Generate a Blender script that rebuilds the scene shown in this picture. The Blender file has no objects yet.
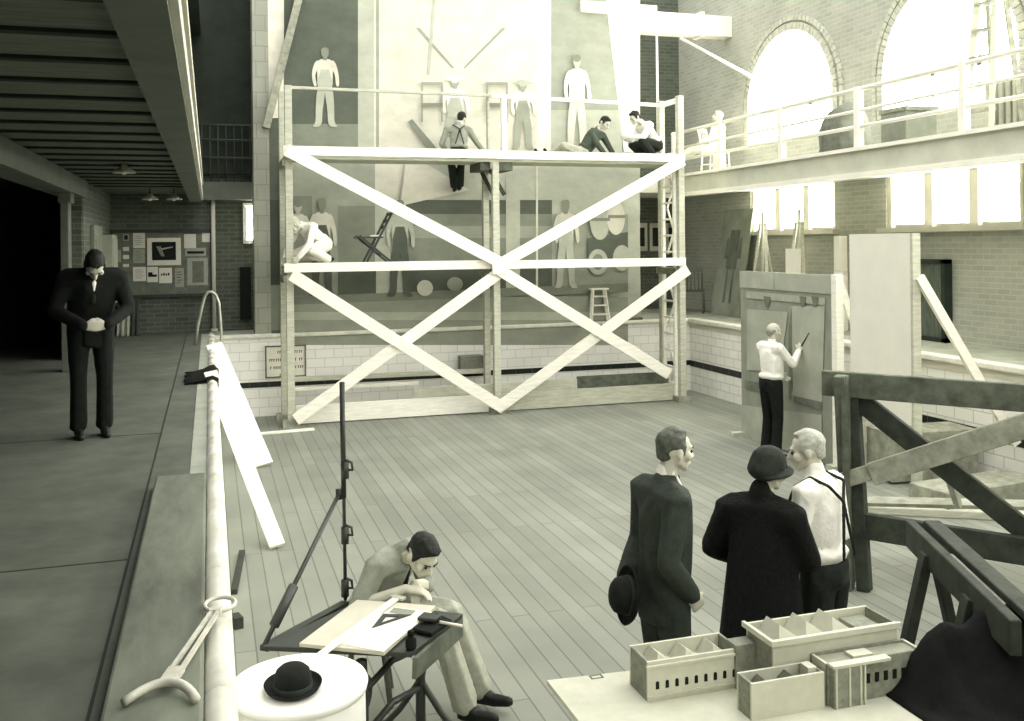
import bpy, bmesh, math, random
from mathutils import Vector, Matrix, noise
random.seed(7)
V = Vector
sc = bpy.context.scene
COL = sc.collection

# ------------------------------------------------------------------ camera geometry (1024 x 721 photograph)
FPX, YAW, ROLL, HOR, EYE = 965.0, math.radians(17.43), 0.0105, 243.8, 2.75
FW = V((math.sin(YAW), math.cos(YAW), 0))
RT = V((math.cos(YAW), -math.sin(YAW), 0))
CR = RT * math.cos(ROLL) - V((0, 0, 1)) * math.sin(ROLL)
CU = RT * math.sin(ROLL) + V((0, 0, 1)) * math.cos(ROLL)
def P(u, v, X=None, Y=None, z=None, t=None):
    """point where the sight line through a photograph pixel meets a world plane (or depth t)"""
    d = FW + CR * ((u - 512) / FPX) + CU * ((HOR - v) / FPX)
    if X is not None: t = X / d.x
    elif Y is not None: t = Y / d.y
    elif z is not None: t = (z - EYE) / d.z
    return V((d.x * t, d.y * t, EYE + d.z * t))

D = 1.32            # height of the deck above the boarded pool floor
PY, PX = 16.1, 8.5  # pool end wall, pool right wall
RW, BW = 9.8, 18.95 # right wall, back wall
BZ = 4.0            # balcony floor

# ------------------------------------------------------------------ materials
def S(r, g, b):
    f = lambda c: (c / 255 / 12.92) if c / 255 <= .04045 else ((c / 255 + .055) / 1.055) ** 2.4
    y = .3*r + .59*g + .11*b; k = .25
    return (f((r + (y-r)*k) * (.98 if y < 200 else 1)), f(g + (y-g)*k), f(b + (y-b)*k), 1)
MATS = {}
def mat(name, col, rough=.8, amt=.12, scale=6, bump=0, stretch=(1, 1, 1), spec=.25, metal=0, coord='Object', emit=0):
    if name in MATS: return MATS[name]
    m = bpy.data.materials.new(name); m.use_nodes = True
    n, l = m.node_tree.nodes, m.node_tree.links
    b = n['Principled BSDF']
    b.inputs['Roughness'].default_value = rough
    b.inputs['Specular IOR Level'].default_value = spec
    b.inputs['Metallic'].default_value = metal
    c = S(*col)
    if amt:
        tc = n.new('ShaderNodeTexCoord'); mp = n.new('ShaderNodeMapping'); mp.inputs['Scale'].default_value = stretch
        l.new(tc.outputs[coord], mp.inputs['Vector'])
        nz = n.new('ShaderNodeTexNoise'); nz.inputs['Scale'].default_value = scale; nz.inputs['Detail'].default_value = 5
        nz.inputs['Roughness'].default_value = .65
        l.new(mp.outputs[0], nz.inputs['Vector'])
        rp = n.new('ShaderNodeValToRGB')
        rp.color_ramp.elements[0].position = .3; rp.color_ramp.elements[1].position = .7
        rp.color_ramp.elements[0].color = tuple(x * (1 - amt * 1.6) for x in c[:3]) + (1,)
        rp.color_ramp.elements[1].color = tuple(min(1, x * (1 + amt)) for x in c[:3]) + (1,)
        l.new(nz.outputs['Fac'], rp.inputs[0]); l.new(rp.outputs[0], b.inputs['Base Color'])
        if bump:
            bp = n.new('ShaderNodeBump'); bp.inputs['Strength'].default_value = bump; bp.inputs['Distance'].default_value = .02
            l.new(nz.outputs['Fac'], bp.inputs['Height']); l.new(bp.outputs[0], b.inputs['Normal'])
    else:
        b.inputs['Base Color'].default_value = c
    if emit:
        b.inputs['Emission Color'].default_value = c; b.inputs['Emission Strength'].default_value = emit
    MATS[name] = m
    return m

def brickmat(name, c1, c2, mortar, axes, bw, bh, gap=.01, rough=.85, bump=.4, offset=.5, spec=.3, dirt=.25, dscale=.9):
    """bricks / tiles / boards laid in the world plane given by axes, e.g. 'xz'"""
    m = bpy.data.materials.new(name); m.use_nodes = True
    n, l = m.node_tree.nodes, m.node_tree.links
    b = n['Principled BSDF']; b.inputs['Roughness'].default_value = rough; b.inputs['Specular IOR Level'].default_value = spec
    g = n.new('ShaderNodeNewGeometry'); sp = n.new('ShaderNodeSeparateXYZ'); cb = n.new('ShaderNodeCombineXYZ')
    l.new(g.outputs['Position'], sp.inputs[0])
    for i, a in enumerate(axes): l.new(sp.outputs['XYZ'.index(a.upper())], cb.inputs[i])
    t = n.new('ShaderNodeTexBrick'); l.new(cb.outputs[0], t.inputs['Vector'])
    t.inputs['Color1'].default_value = S(*c1); t.inputs['Color2'].default_value = S(*c2); t.inputs['Mortar'].default_value = S(*mortar)
    t.inputs['Scale'].default_value = 1; t.inputs['Mortar Size'].default_value = gap; t.inputs['Brick Width'].default_value = bw
    t.inputs['Row Height'].default_value = bh; t.offset = offset; t.inputs['Bias'].default_value = 0; t.inputs['Mortar Smooth'].default_value = .2
    nz = n.new('ShaderNodeTexNoise'); nz.inputs['Scale'].default_value = dscale; nz.inputs['Detail'].default_value = 6
    l.new(g.outputs['Position'], nz.inputs['Vector'])
    rp = n.new('ShaderNodeValToRGB'); rp.color_ramp.elements[0].position = .3; rp.color_ramp.elements[1].position = .72
    rp.color_ramp.elements[0].color = (1 - dirt,) * 3 + (1,); rp.color_ramp.elements[1].color = (1, 1, 1, 1)
    l.new(nz.outputs['Fac'], rp.inputs[0])
    mx = n.new('ShaderNodeMix'); mx.data_type = 'RGBA'; mx.blend_type = 'MULTIPLY'; mx.inputs['Factor'].default_value = 1
    l.new(t.outputs['Color'], mx.inputs['A']); l.new(rp.outputs[0], mx.inputs['B']); l.new(mx.outputs['Result'], b.inputs['Base Color'])
    bp = n.new('ShaderNodeBump'); bp.inputs['Strength'].default_value = bump; bp.inputs['Distance'].default_value = .01; bp.invert = True
    l.new(t.outputs['Fac'], bp.inputs['Height']); l.new(bp.outputs[0], b.inputs['Normal'])
    return m

M = dict(
    tile_y=brickmat('white_glazed_tile', (247, 246, 238), (241, 240, 230), (218, 216, 203), 'xz', .3, .15, .007, .35, .2, dirt=.08),
    tile_x=brickmat('white_glazed_tile_side', (247, 246, 238), (241, 240, 230), (206, 204, 190), 'yz', .3, .15, .007, .35, .2, dirt=.08),
    boards=brickmat('floor_boards', (152, 152, 136), (137, 138, 122), (112, 113, 99), 'yx', 3.4, .14, .006, .7, .3, .37, dirt=.28, dscale=.8),
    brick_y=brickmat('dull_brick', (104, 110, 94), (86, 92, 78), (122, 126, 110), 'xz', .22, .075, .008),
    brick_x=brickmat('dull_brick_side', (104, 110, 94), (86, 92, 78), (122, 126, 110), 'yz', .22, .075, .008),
    brickR=brickmat('haze_lightened_brick', (188, 186, 167), (174, 172, 153), (196, 193, 174), 'yz', .22, .075, .008),  # grey brick made paler, window haze put into its colour
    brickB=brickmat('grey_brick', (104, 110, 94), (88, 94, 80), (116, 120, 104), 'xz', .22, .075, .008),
    pier=brickmat('painted_brick', (176, 174, 154), (164, 163, 144), (150, 149, 130), 'xz', .3, .25, .008),
    tileband=brickmat('dark_tile_band', (40, 46, 38), (34, 40, 32), (90, 94, 82), 'xz', .3, .15, .006, .3),
    tilebandx=brickmat('dark_tile_band_side', (40, 46, 38), (34, 40, 32), (90, 94, 82), 'yz', .3, .15, .006, .3),
)
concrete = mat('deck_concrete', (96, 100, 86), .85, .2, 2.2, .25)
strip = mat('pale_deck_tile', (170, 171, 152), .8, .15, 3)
coping_m = mat('white_coping', (226, 224, 206), .4, .1, 8)
plaster = mat('pale_plaster', (206, 203, 184), .9, .08, 2)
plaster_w = mat('white_plaster', (238, 235, 218), .9, .05, 2)
darkpaint = mat('dark_paint', (44, 52, 42), .8, .2, 3)
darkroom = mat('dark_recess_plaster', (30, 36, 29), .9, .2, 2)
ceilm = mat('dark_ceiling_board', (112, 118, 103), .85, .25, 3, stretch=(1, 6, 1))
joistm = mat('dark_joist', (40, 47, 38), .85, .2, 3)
beamgrey = mat('grey_beam', (104, 109, 95), .8, .15, 2.5)
pine = mat('new_pine', (246, 243, 226), .7, .08, 5, .1, (1, 1, 8))
pine2 = mat('pine_grey', (198, 194, 170), .75, .15, 5, .1, (1, 1, 6))
pineD = mat('weathered_timber', (100, 104, 86), .8, .3, 7, .3, (1, 1, 1))
pineDD = mat('dark_timber', (58, 63, 51), .8, .3, 7, .3)
oldpine = mat('worn_timber', (160, 158, 136), .8, .25, 8, .3)
modelw = mat('model_cream_card', (205, 200, 176), .8, .06, 10)
modelsk = mat('model_pale_roof', (188, 184, 161), .8, .08, 12)
modelg = mat('model_grey_roof', (158, 156, 134), .8, .12, 12)
modelb = mat('model_brick_card', (140, 140, 120), .8, .2, 30)
black = mat('black_felt', (20, 25, 20), .9, .25, 20, .3)
fur = mat('black_fur', (16, 20, 16), .95, .4, 45, .9)
suit = mat('charcoal_suit', (50, 58, 48), .85, .18, 16, .4)
trous = mat('dark_trousers', (34, 40, 33), .9, .2, 14, .4)
trousL = mat('light_trousers', (170, 168, 146), .9, .15, 12, .4)
white = mat('white_shirt', (242, 240, 226), .85, .05, 12, .5)
grey_s = mat('grey_shirt', (150, 152, 134), .85, .12, 14, .5)
dark_s = mat('dark_work_shirt', (72, 80, 66), .85, .15, 14, .5)
skin = mat('skin', (208, 200, 176), .6, .06, 20)
hairD = mat('dark_hair', (32, 37, 30), .6, .25, 40, .4)
hairG = mat('grey_hair', (150, 150, 134), .7, .2, 40, .4)
eyem = mat('eye_dark', (30, 34, 28), .4, 0)
shoe = mat('black_shoe', (24, 28, 23), .5, .1, 10)
metalD = mat('dark_iron', (46, 52, 42), .5, .15, 12, 0, spec=.5)
metalL = mat('pale_metal', (206, 204, 184), .45, .15, 10, 0, spec=.6)
chrome = mat('dull_steel_tube', (190, 190, 172), .35, .1, 10, metal=.6)
paperw = mat('white_paper', (236, 232, 212), .9, .04, 8)
paperg = mat('grey_paper', (176, 175, 154), .9, .1, 14)
inkm = mat('black_ink', (26, 30, 25), .8, .2, 10)
cork = mat('board_cork', (120, 124, 106), .9, .2, 9)
canvasm = mat('primed_canvas', (236, 232, 214), .9, .03, 3)
sketch = mat('grey_underpaint', (150, 152, 132), .9, .12, 3)
sketch2 = mat('light_underpaint', (178, 177, 156), .9, .12, 2.5)
fillw = mat('white_enamel', (246, 245, 234), .4, .03, 6)
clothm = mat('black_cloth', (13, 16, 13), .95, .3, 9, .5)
frosted = mat('daylit_glass', (255, 253, 240), .5, 0, emit=7)

# ------------------------------------------------------------------ mesh building
class MB:
    def __init__(s): s.v, s.f, s.m, s.sm = [], [], [], []
    def add(s, vs, fs, mi=0, smooth=False):
        o = len(s.v); s.v += [V(p) for p in vs]
        for f in fs: s.f.append([i + o for i in f]); s.m.append(mi); s.sm.append(smooth)
        return s
    def box(s, a, b, mi=0):
        x0, x1 = sorted((a[0], b[0])); y0, y1 = sorted((a[1], b[1])); z0, z1 = sorted((a[2], b[2]))
        return s.add([(x0,y0,z0),(x1,y0,z0),(x1,y1,z0),(x0,y1,z0),(x0,y0,z1),(x1,y0,z1),(x1,y1,z1),(x0,y1,z1)],
              [(3,2,1,0),(4,5,6,7),(0,1,5,4),(1,2,6,5),(2,3,7,6),(3,0,4,7)], mi)
    def beam(s, p, q, w, h, up=(0, 0, 1), mi=0):
        """bar from p to q, w across, h along the up hint"""
        p, q = V(p), V(q); a = (q - p).normalized(); up = V(up)
        side = a.cross(up)
        if side.length < 1e-4: side = a.cross(V((0, 1, 0)))
        side.normalize(); u = side.cross(a).normalized(); side *= w / 2; u *= h / 2
        vs = [c + i * side + j * u for c in (p, q) for i, j in ((-1,-1),(1,-1),(1,1),(-1,1))]
        return s.add(vs, [(0,1,2,3),(7,6,5,4),(0,4,5,1),(1,5,6,2),(2,6,7,3),(3,7,4,0)], mi)
    def tube(s, pts, r, n=8, mi=0, closed=False, caps=True):
        pts = [V(p) for p in pts]; k = len(pts); rs = r if isinstance(r, (list, tuple)) else [r] * k
        rings, prev = [], None
        for i, p in enumerate(pts):
            a = (pts[(i + 1) % k] - pts[i - 1]) if closed or 0 < i < k - 1 else (pts[1] - pts[0] if i == 0 else pts[-1] - pts[-2])
            a.normalize()
            if prev is None: prev = a.orthogonal()
            x = (prev - a * prev.dot(a))
            x = x.normalized() if x.length > 1e-6 else a.orthogonal().normalized()
            prev = x; y = a.cross(x)
            rings.append([p + (x * math.cos(2*math.pi*j/n) + y * math.sin(2*math.pi*j/n)) * rs[i] for j in range(n)])
        vs = [q for r_ in rings for q in r_]
        fs = [(i*n+j, i*n+(j+1)%n, ((i+1)%k)*n+(j+1)%n, ((i+1)%k)*n+j) for i in range(k if closed else k-1) for j in range(n)]
        if caps and not closed: fs += [tuple(range(n))[::-1], tuple(range((k-1)*n, k*n))]
        return s.add(vs, fs, mi, True)
    def lathe(s, prof, c, n=32, mi=0, axis=None, sx=1, sy=1):
        c = V(c); R = axis.normalized().to_track_quat('Z', 'Y').to_matrix() if axis else Matrix.Identity(3)
        vs, k = [], len(prof)
        for r, z in prof:
            for j in range(n):
                a = 2*math.pi*j/n; vs.append(c + R @ V((r*math.cos(a)*sx, r*math.sin(a)*sy, z)))
        fs = [(i*n+j, i*n+(j+1)%n, (i+1)*n+(j+1)%n, (i+1)*n+j) for i in range(k-1) for j in range(n)]
        return s.add(vs, fs, mi, True)
    def prism(s, poly, d, mi=0):
        """polygon of 3-D points pushed along vector d"""
        d = V(d); n = len(poly); vs = [V(p) for p in poly] + [V(p) + d for p in poly]
        return s.add(vs, [tuple(range(n))[::-1], tuple(range(n, 2*n))] + [(i, (i+1)%n, n+(i+1)%n, n+i) for i in range(n)], mi)
    def build(s, name, mats, parent=None, bevel=0, fix=True):
        me = bpy.data.meshes.new(name)
        if parent is None:
            xs = [p.x for p in s.v]; ys = [p.y for p in s.v]; zs = [p.z for p in s.v]
            org = V(((min(xs)+max(xs))/2, (min(ys)+max(ys))/2, min(zs)))
        else: org = wpos(parent)
        me.from_pydata([p - org for p in s.v], [], s.f)
        if not isinstance(mats, (list, tuple)): mats = [mats]
        for m in mats: me.materials.append(m)
        for p, mi, sm in zip(me.polygons, s.m, s.sm): p.material_index = mi; p.use_smooth = sm
        if fix:
            bm = bmesh.new(); bm.from_mesh(me)
            bmesh.ops.recalc_face_normals(bm, faces=bm.faces)
            bm.to_mesh(me); bm.free()
        me.update()
        o = bpy.data.objects.new(name, me); COL.objects.link(o)
        if parent is None: o.location = org
        else: o.parent = parent
        if bevel:
            b = o.modifiers.new('bevel', 'BEVEL'); b.width = bevel; b.segments = 2; b.limit_method = 'ANGLE'
        return o
WP = {}
def wpos(o):
    p = V(o.location)
    while o.parent: o = o.parent; p += o.location
    return p
def tag(o, label, cat, group=None):
    o['label'] = label; o['category'] = cat
    if group: o['group'] = group
    return o
def thing(name, loc, label, cat, group=None):
    o = bpy.data.objects.new(name, None); COL.objects.link(o); o.location = loc; o.empty_display_size = .1
    return tag(o, label, cat, group)
def struct(o): o['kind'] = 'structure'; return o
def copy_tree(o, parent=None, loc=None, label=None):
    c = o.copy(); COL.objects.link(c)
    if parent: c.parent = parent
    if loc is not None: c.location = loc
    if label: c['label'] = label
    for ch in list(o.children): copy_tree(ch, c)
    return c
def sbox(name, a, b, m, bevel=0): return struct(MB().box(a, b).build(name, m, bevel=bevel))

# ------------------------------------------------------------------ THE SETTING
sbox('floor', (.05, -3, -.2), (PX + .02, PY + .02, 0), M['boards'])
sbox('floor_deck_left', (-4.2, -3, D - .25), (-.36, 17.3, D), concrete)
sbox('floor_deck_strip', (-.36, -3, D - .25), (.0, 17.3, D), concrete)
sbox('trim_1', (-.13, 6.15, D - .01), (.0, 16.6, D + .004), strip)
for yy in (4.75, 7.9): sbox('trim_45', (-4.1, yy, D - .01), (-.36, yy + .012, D + .0015), darkpaint)
sbox('trim_46', (-.372, -3, D - .01), (-.36, 17, D + .0015), darkpaint)
# bullnose coping along the pool's left edge, in tile lengths
cop = MB()
y = -1.0
while y < 16.1:
    cop.tube([(.02, y, D - .01), (.02, y + .593, D - .01)], .052, 14); y += .6
struct(cop.build('trim_2', coping_m))
sbox('wall_pool_left', (0, -3, -.2), (.05, PY, D - .06), M['tile_x'])
sbox('wall_pool_end', (.0, PY, -.2), (PX + .2, PY + .1, D - .02), M['tile_y'])
sbox('trim_3', (.05, PY - .006, .47), (PX, PY + .01, .56), M['tileband'])
sbox('wall_pool_right', (PX, -3, -.2), (PX + .2, PY, D - .12), M['tile_x'])
sbox('trim_4', (PX - .006, -3, .45), (PX + .01, PY, .56), M['tilebandx'])
sbox('trim_5', (PX - .06, -3, D - .06), (PX + .12, PY + .1, D + .02), coping_m, .02)
sbox('trim_6', (PX - .01, -3, D - .16), (PX + .1, PY, D - .06), plaster)
sbox('trim_7', (-.0, PY - .05, D - .05), (PX, PY + .1, D + .015), coping_m, .02)
sbox('floor_deck_right', (PX + .1, -3, D - .25), (RW + .1, BW + .1, D), strip)
sbox('floor_deck_end', (-.36, PY + .05, D - .25), (PX + .1, BW + .1, D - .004), strip)
# far wall with the notice board, left wall, dark room beyond the opening
sbox('wall_far_left', (-1.65, 17.2, D - .1), (1.0, 17.4, 9), M['brick_y'])
sbox('wall_left', (-1.75, 13.58, D - .1), (-1.55, 17.3, 9), M['brick_x'])
sbox('wall_left_upper', (-1.75, -3, 3.62), (-1.55, 13.58, 9), darkpaint)
sbox('trim_8', (-1.8, -3, 3.4), (-1.5, 13.6, 3.62), beamgrey)
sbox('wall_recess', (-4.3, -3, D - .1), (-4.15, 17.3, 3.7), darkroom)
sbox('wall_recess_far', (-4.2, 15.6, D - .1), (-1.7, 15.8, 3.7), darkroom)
sbox('wall_rear_left_blocker', (-4.2, -3.1, D - .1), (-.1, -2.95, 9), darkroom)  # unseen wall behind the camera, added to block light from the left deck
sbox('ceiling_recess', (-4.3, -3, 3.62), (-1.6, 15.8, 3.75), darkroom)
struct(MB().box((-1.64, 12.2, D), (-1.55, 12.45, 3.4)).box((-1.66, 12.17, 3.28), (-1.52, 12.48, 3.4)).build('trim_9', beamgrey, bevel=.01))
sbox('wall_recess_stub', (-1.8, 13.5, D), (-1.56, 13.6, 3.4), M['brick_y'])
# left gallery: ceiling boards, joists, edge beam with mouldings, end gallery
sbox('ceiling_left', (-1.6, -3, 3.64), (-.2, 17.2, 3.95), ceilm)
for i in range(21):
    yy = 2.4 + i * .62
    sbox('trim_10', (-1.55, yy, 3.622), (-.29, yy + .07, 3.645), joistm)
sbox('trim_11', (-.30, -3, 3.5), (-.115, 17.0, 3.98), beamgrey)
mo = MB()
for k, (x, z0, z1) in enumerate(((-.085, 3.53, 3.60), (-.095, 3.66, 3.72), (-.08, 3.78, 3.83), (-.09, 3.9, 3.98))):
    mo.box((-.12, -3, z0), (x, 17.0, z1))
struct(mo.build('trim_12', plaster))
sbox('trim_13', (-.12, 16.9, 3.54), (1.0, 17.2, 3.84), beamgrey)
ra = MB()
for z in (4.25, 4.55, 4.8): ra.tube([(-.2, 16.95, z), (1.0, 16.95, z)], .018, 8)
for k in range(9): ra.tube([(-.1 + k * .13, 16.95, 3.84), (-.1 + k * .13, 16.95, 4.8)], .01, 6)
tag(ra.build('gallery_railing', mat('dark_rail_iron', (70, 77, 64), .6, .1)), 'dark thin iron railing on the small end gallery left of the brick pier', 'railing')
sbox('wall_gallery_back', (-1.6, 17.05, 3.98), (1.0, 17.2, 9), darkpaint)
sbox('ceiling_gallery_blocker', (-1.7, -3, 6.3), (-.1, 17.1, 6.45), darkpaint)  # ceiling added to keep the upper left gallery dark
# mural wall standing on the pool's end, pier and white edge
sbox('wall_pier', (.70, 16.15, D), (.95, 16.75, 9.2), M['pier'])
sbox('wall_mural', (.95, 16.26, D), (7.56, 16.7, 9.2), plaster)
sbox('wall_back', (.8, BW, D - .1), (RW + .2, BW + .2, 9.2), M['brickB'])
# unseen roof slab and rear wall, added to darken the near left side
sbox('ceiling', (-.1, -3, 9.2), (RW + .3, .5, 9.4), plaster)
sbox('wall_rear_blocker', (-.1, -3.2, -.2), (RW + .3, -3, 4.2), plaster)
# slanting strut on the pier
struct(MB().beam(P(266, 128, Y=16.1), P(301, -10, Y=16.1), .12, .15, (0, 1, 0)).build('trim_14', oldpine))
# tall white pole column, far left
tag(MB().tube([(.07, 17.05, D), (.07, 17.05, 3.54)], .035, 12).tube([(.07, 17.05, D), (.07, 17.05, D + .05)], .06, 12).build('pipe_column', plaster),
    'thin white pipe column at the right end of the notice board', 'column')
# right wall with two rows of windows, built as brick pieces round the openings
def arch_pts(yc, z0, zs, r, n=20):
    return [(yc - r, z0), ] + [(yc - r * math.cos(math.pi * i / n), zs + r * math.sin(math.pi * i / n)) for i in range(n + 1)] + [(yc + r, z0)]
wr = MB()
WY = [(13.5, 16.1), (9.68, 12.26), (5.85, 8.45), (2.05, 4.6)]   # window bays (Y ranges) along the wall
edges = [-3] + [e for a, b in reversed(WY) for e in (a, b)] + [BW + .1]
wr.box((RW, -3, D - .1), (RW + .3, BW + .1, 2.93)); wr.box((RW, -3, 3.78), (RW + .3, BW + .1, 4.58))
for i in range(0, len(edges), 2):
    wr.box((RW, edges[i], 2.93), (RW + .3, edges[i+1], 3.78)); wr.box((RW, edges[i], 4.58), (RW + .3, edges[i+1], 9.2))
for a, b in WY:
    yc, r = (a + b) / 2, (b - a) / 2; zs = 5.15; n = 20
    pts = [(yc - r * math.cos(math.pi*i/n), zs + r * math.sin(math.pi*i/n)) for i in range(n + 1)]
    for i in range(n):
        (ya, za), (yb, zb) = pts[i], pts[i+1]
        wr.prism([(RW, ya, za), (RW, yb, zb), (RW, yb, 9.2), (RW, ya, 9.2)], (.3, 0, 0))
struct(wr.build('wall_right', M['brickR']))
k = 0
for bi, (a, b) in enumerate(WY):
    yc, r = (a + b) / 2, (b - a) / 2
    ring = MB()
    for rr0, rr1, dx in ((r, r + .13, .05), (r + .17, r + .26, .035)):
        n = 40
        for i in range(n):
            t0, t1 = math.pi * (i + .06) / n, math.pi * (i + .94) / n
            q = [(RW, yc - rr * math.cos(t), 5.15 + rr * math.sin(t)) for rr, t in ((rr0, t0), (rr1, t0), (rr1, t1), (rr0, t1))]
            ring.prism(q, (-dx, 0, 0))
        for s_ in (-1, 1):
            for j in range(8):
                z = 4.58 + j * .0715
                ring.box((RW, yc + s_ * rr0, z), (RW - dx, yc + s_ * rr1, z + .066))
    struct(ring.build('trim_%d' % (20 + bi), mat('arch_brick', (190, 187, 166), .85, .15, 9)))
    k += 1
    ap = arch_pts(yc, 4.58, 5.15, r)
    win = struct(MB().prism([(RW + .2, y_, z_) for y_, z_ in ap], (.03, 0, 0)).build('window_%d' % k, frosted))
    fr = MB()
    for yy in (yc - r * .34, yc + r * .34): fr.box((RW + .14, yy - .035, 4.58), (RW + .2, yy + .035, 5.15 + r * .93))
    fr.box((RW + .14, a, 5.1), (RW + .2, b, 5.17)); fr.box((RW + .1, a, 4.58), (RW + .2, b, 4.66))
    struct(fr.build('window_frame', pine, win))
    k += 1
    w2 = struct(MB().box((RW + .2, a, 2.93), (RW + .23, b, 3.78)).build('window_%d' % k, frosted))
    fr = MB()
    for j in range(4):
        yy = a + (b - a) * j / 3; fr.box((RW + .03, yy - .085, 2.93), (RW + .2, yy + .085, 3.78))
    fr.box((RW + .1, a, 2.93), (RW + .2, b, 2.98)); fr.box((RW + .1, a, 3.73), (RW + .2, b, 3.78))
    struct(fr.build('window_frame', plaster, w2))
    struct(MB().box((RW - .12, a - .08, 2.86), (RW + .2, b + .08, 2.93)).build('trim_%d' % (30 + bi), plaster))
# small bright window in the far left wall
wn = struct(MB().box((.60, 17.17, 2.86), (.95, 17.19, 3.45)).build('window_9', frosted))
fr = MB().box((.56, 17.12, 2.8), (.62, 17.2, 3.5)).box((.6, 17.1, 2.8), (1.0, 17.2, 2.86)).box((.6, 17.14, 3.45), (1.0, 17.2, 3.5))
struct(fr.build('window_frame', pine, wn))
sbox('trim_15', (.50, 17.14, 1.5), (.68, 17.2, 2.4), darkroom)
# right balcony
sbox('floor_balcony', (PX, -3, BZ - .3), (RW + .05, BW + .05, BZ - .02), plaster)
sbox('floor_balcony_end', (7.4, 16.75, BZ - .3), (PX, BW + .05, BZ - .02), plaster)
sbox('trim_16', (PX - .04, -3, BZ - .33), (PX + .02, 16.8, BZ - .02), mat('fascia_paint', (196, 193, 171), .9, .1, 2))
sbox('trim_17', (PX - .12, -3, BZ - .4), (PX + .02, 16.8, BZ - .33), plaster_w)
sbox('trim_18', (PX - .09, -3, BZ - .03), (PX + .04, 16.8, BZ + .02), plaster_w)
rl = thing('balcony_railing', (PX, 12, BZ), 'white three-bar pipe railing along the front of the right-hand balcony', 'railing')
for z, r in ((4.30, .028), (4.52, .022), (4.81, .03)):
    MB().tube([(PX - .02, -3, z), (PX - .02, 16.7, z)], r, 10).build('rail', plaster_w, rl)
for yy in (16.6, 14.85, 13.0, 11.15, 9.22, 7.3, 5.4):
    MB().box((PX - .07, yy - .05, BZ + .02), (PX + .03, yy + .05, 4.84)).build('post', plaster_w, rl, bevel=.008)
# roof tie beam
struct(MB().box((7.56, 16.7, 6.75), (RW, 17.0, 7.15)).box((9.1, 16.68, 6.72), (9.2, 17.02, 7.2)).build('trim_19', plaster_w, bevel=.01))
struct(MB().box((6.4, 16.1, 6.9), (7.9, 16.5, 7.1)).build('trim_40', plaster_w, bevel=.01))

# ------------------------------------------------------------------ THE MURAL (plain generic farm scene as a stand-in)
mural = thing('mural', (4.36, 16.2, D), 'large unfinished grey farmyard mural on the end wall behind the wooden scaffold', 'mural')
MZ = {}
def mm(key, c):
    if key not in MZ: MZ[key] = mat('mural_' + key, c, .95, .1, 2.2, 0, (1, 1, 1.6))
    return MZ[key]
for nm, c in (('dark', (92, 97, 82)), ('mid', (132, 135, 116)), ('grey', (156, 157, 137)), ('pale', (182, 181, 160)), ('light', (208, 205, 184)), ('white', (232, 228, 206)), ('deep', (74, 80, 66))): mm(nm, c)
keys = list(MZ); mmats = [MZ[k_] for k_ in keys]
class Paint(MB):
    lay = 0
    def poly(s, pts, key):
        s.lay += 1
        yy = 16.195 - s.lay * .0012
        s.prism([P(u, v, Y=yy) for u, v in pts], (0, .004, 0), keys.index(key))
    def soft(s, pts, key):
        for _ in range(2):
            pts = [q for i in range(len(pts)) for a, b in ((pts[i], pts[(i+1) % len(pts)]),) for q in ((a[0]*.75 + b[0]*.25, a[1]*.75 + b[1]*.25), (a[0]*.25 + b[0]*.75, a[1]*.25 + b[1]*.75))]
        s.poly(pts, key)
    def rect(s, u0, v0, u1, v1, key): s.poly([(u0, v0), (u1, v0), (u1, v1), (u0, v1)], key)
    def oval(s, u, v, a, b, key): s.poly([(u + a*math.cos(t*.3142), v + b*math.sin(t*.3142)) for t in range(20)], key)
MB().box((.96, 16.2, 1.34), (7.55, 16.255, 9.1)).build('painted_ground', mm('pale', None), mural)
pt = Paint()
pt.rect(267, -25, 284, 120, 'white'); pt.rect(267, 118, 285, 200, 'dark'); pt.rect(267, 200, 285, 285, 'deep'); pt.rect(267, 285, 285, 334, 'mid')
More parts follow.
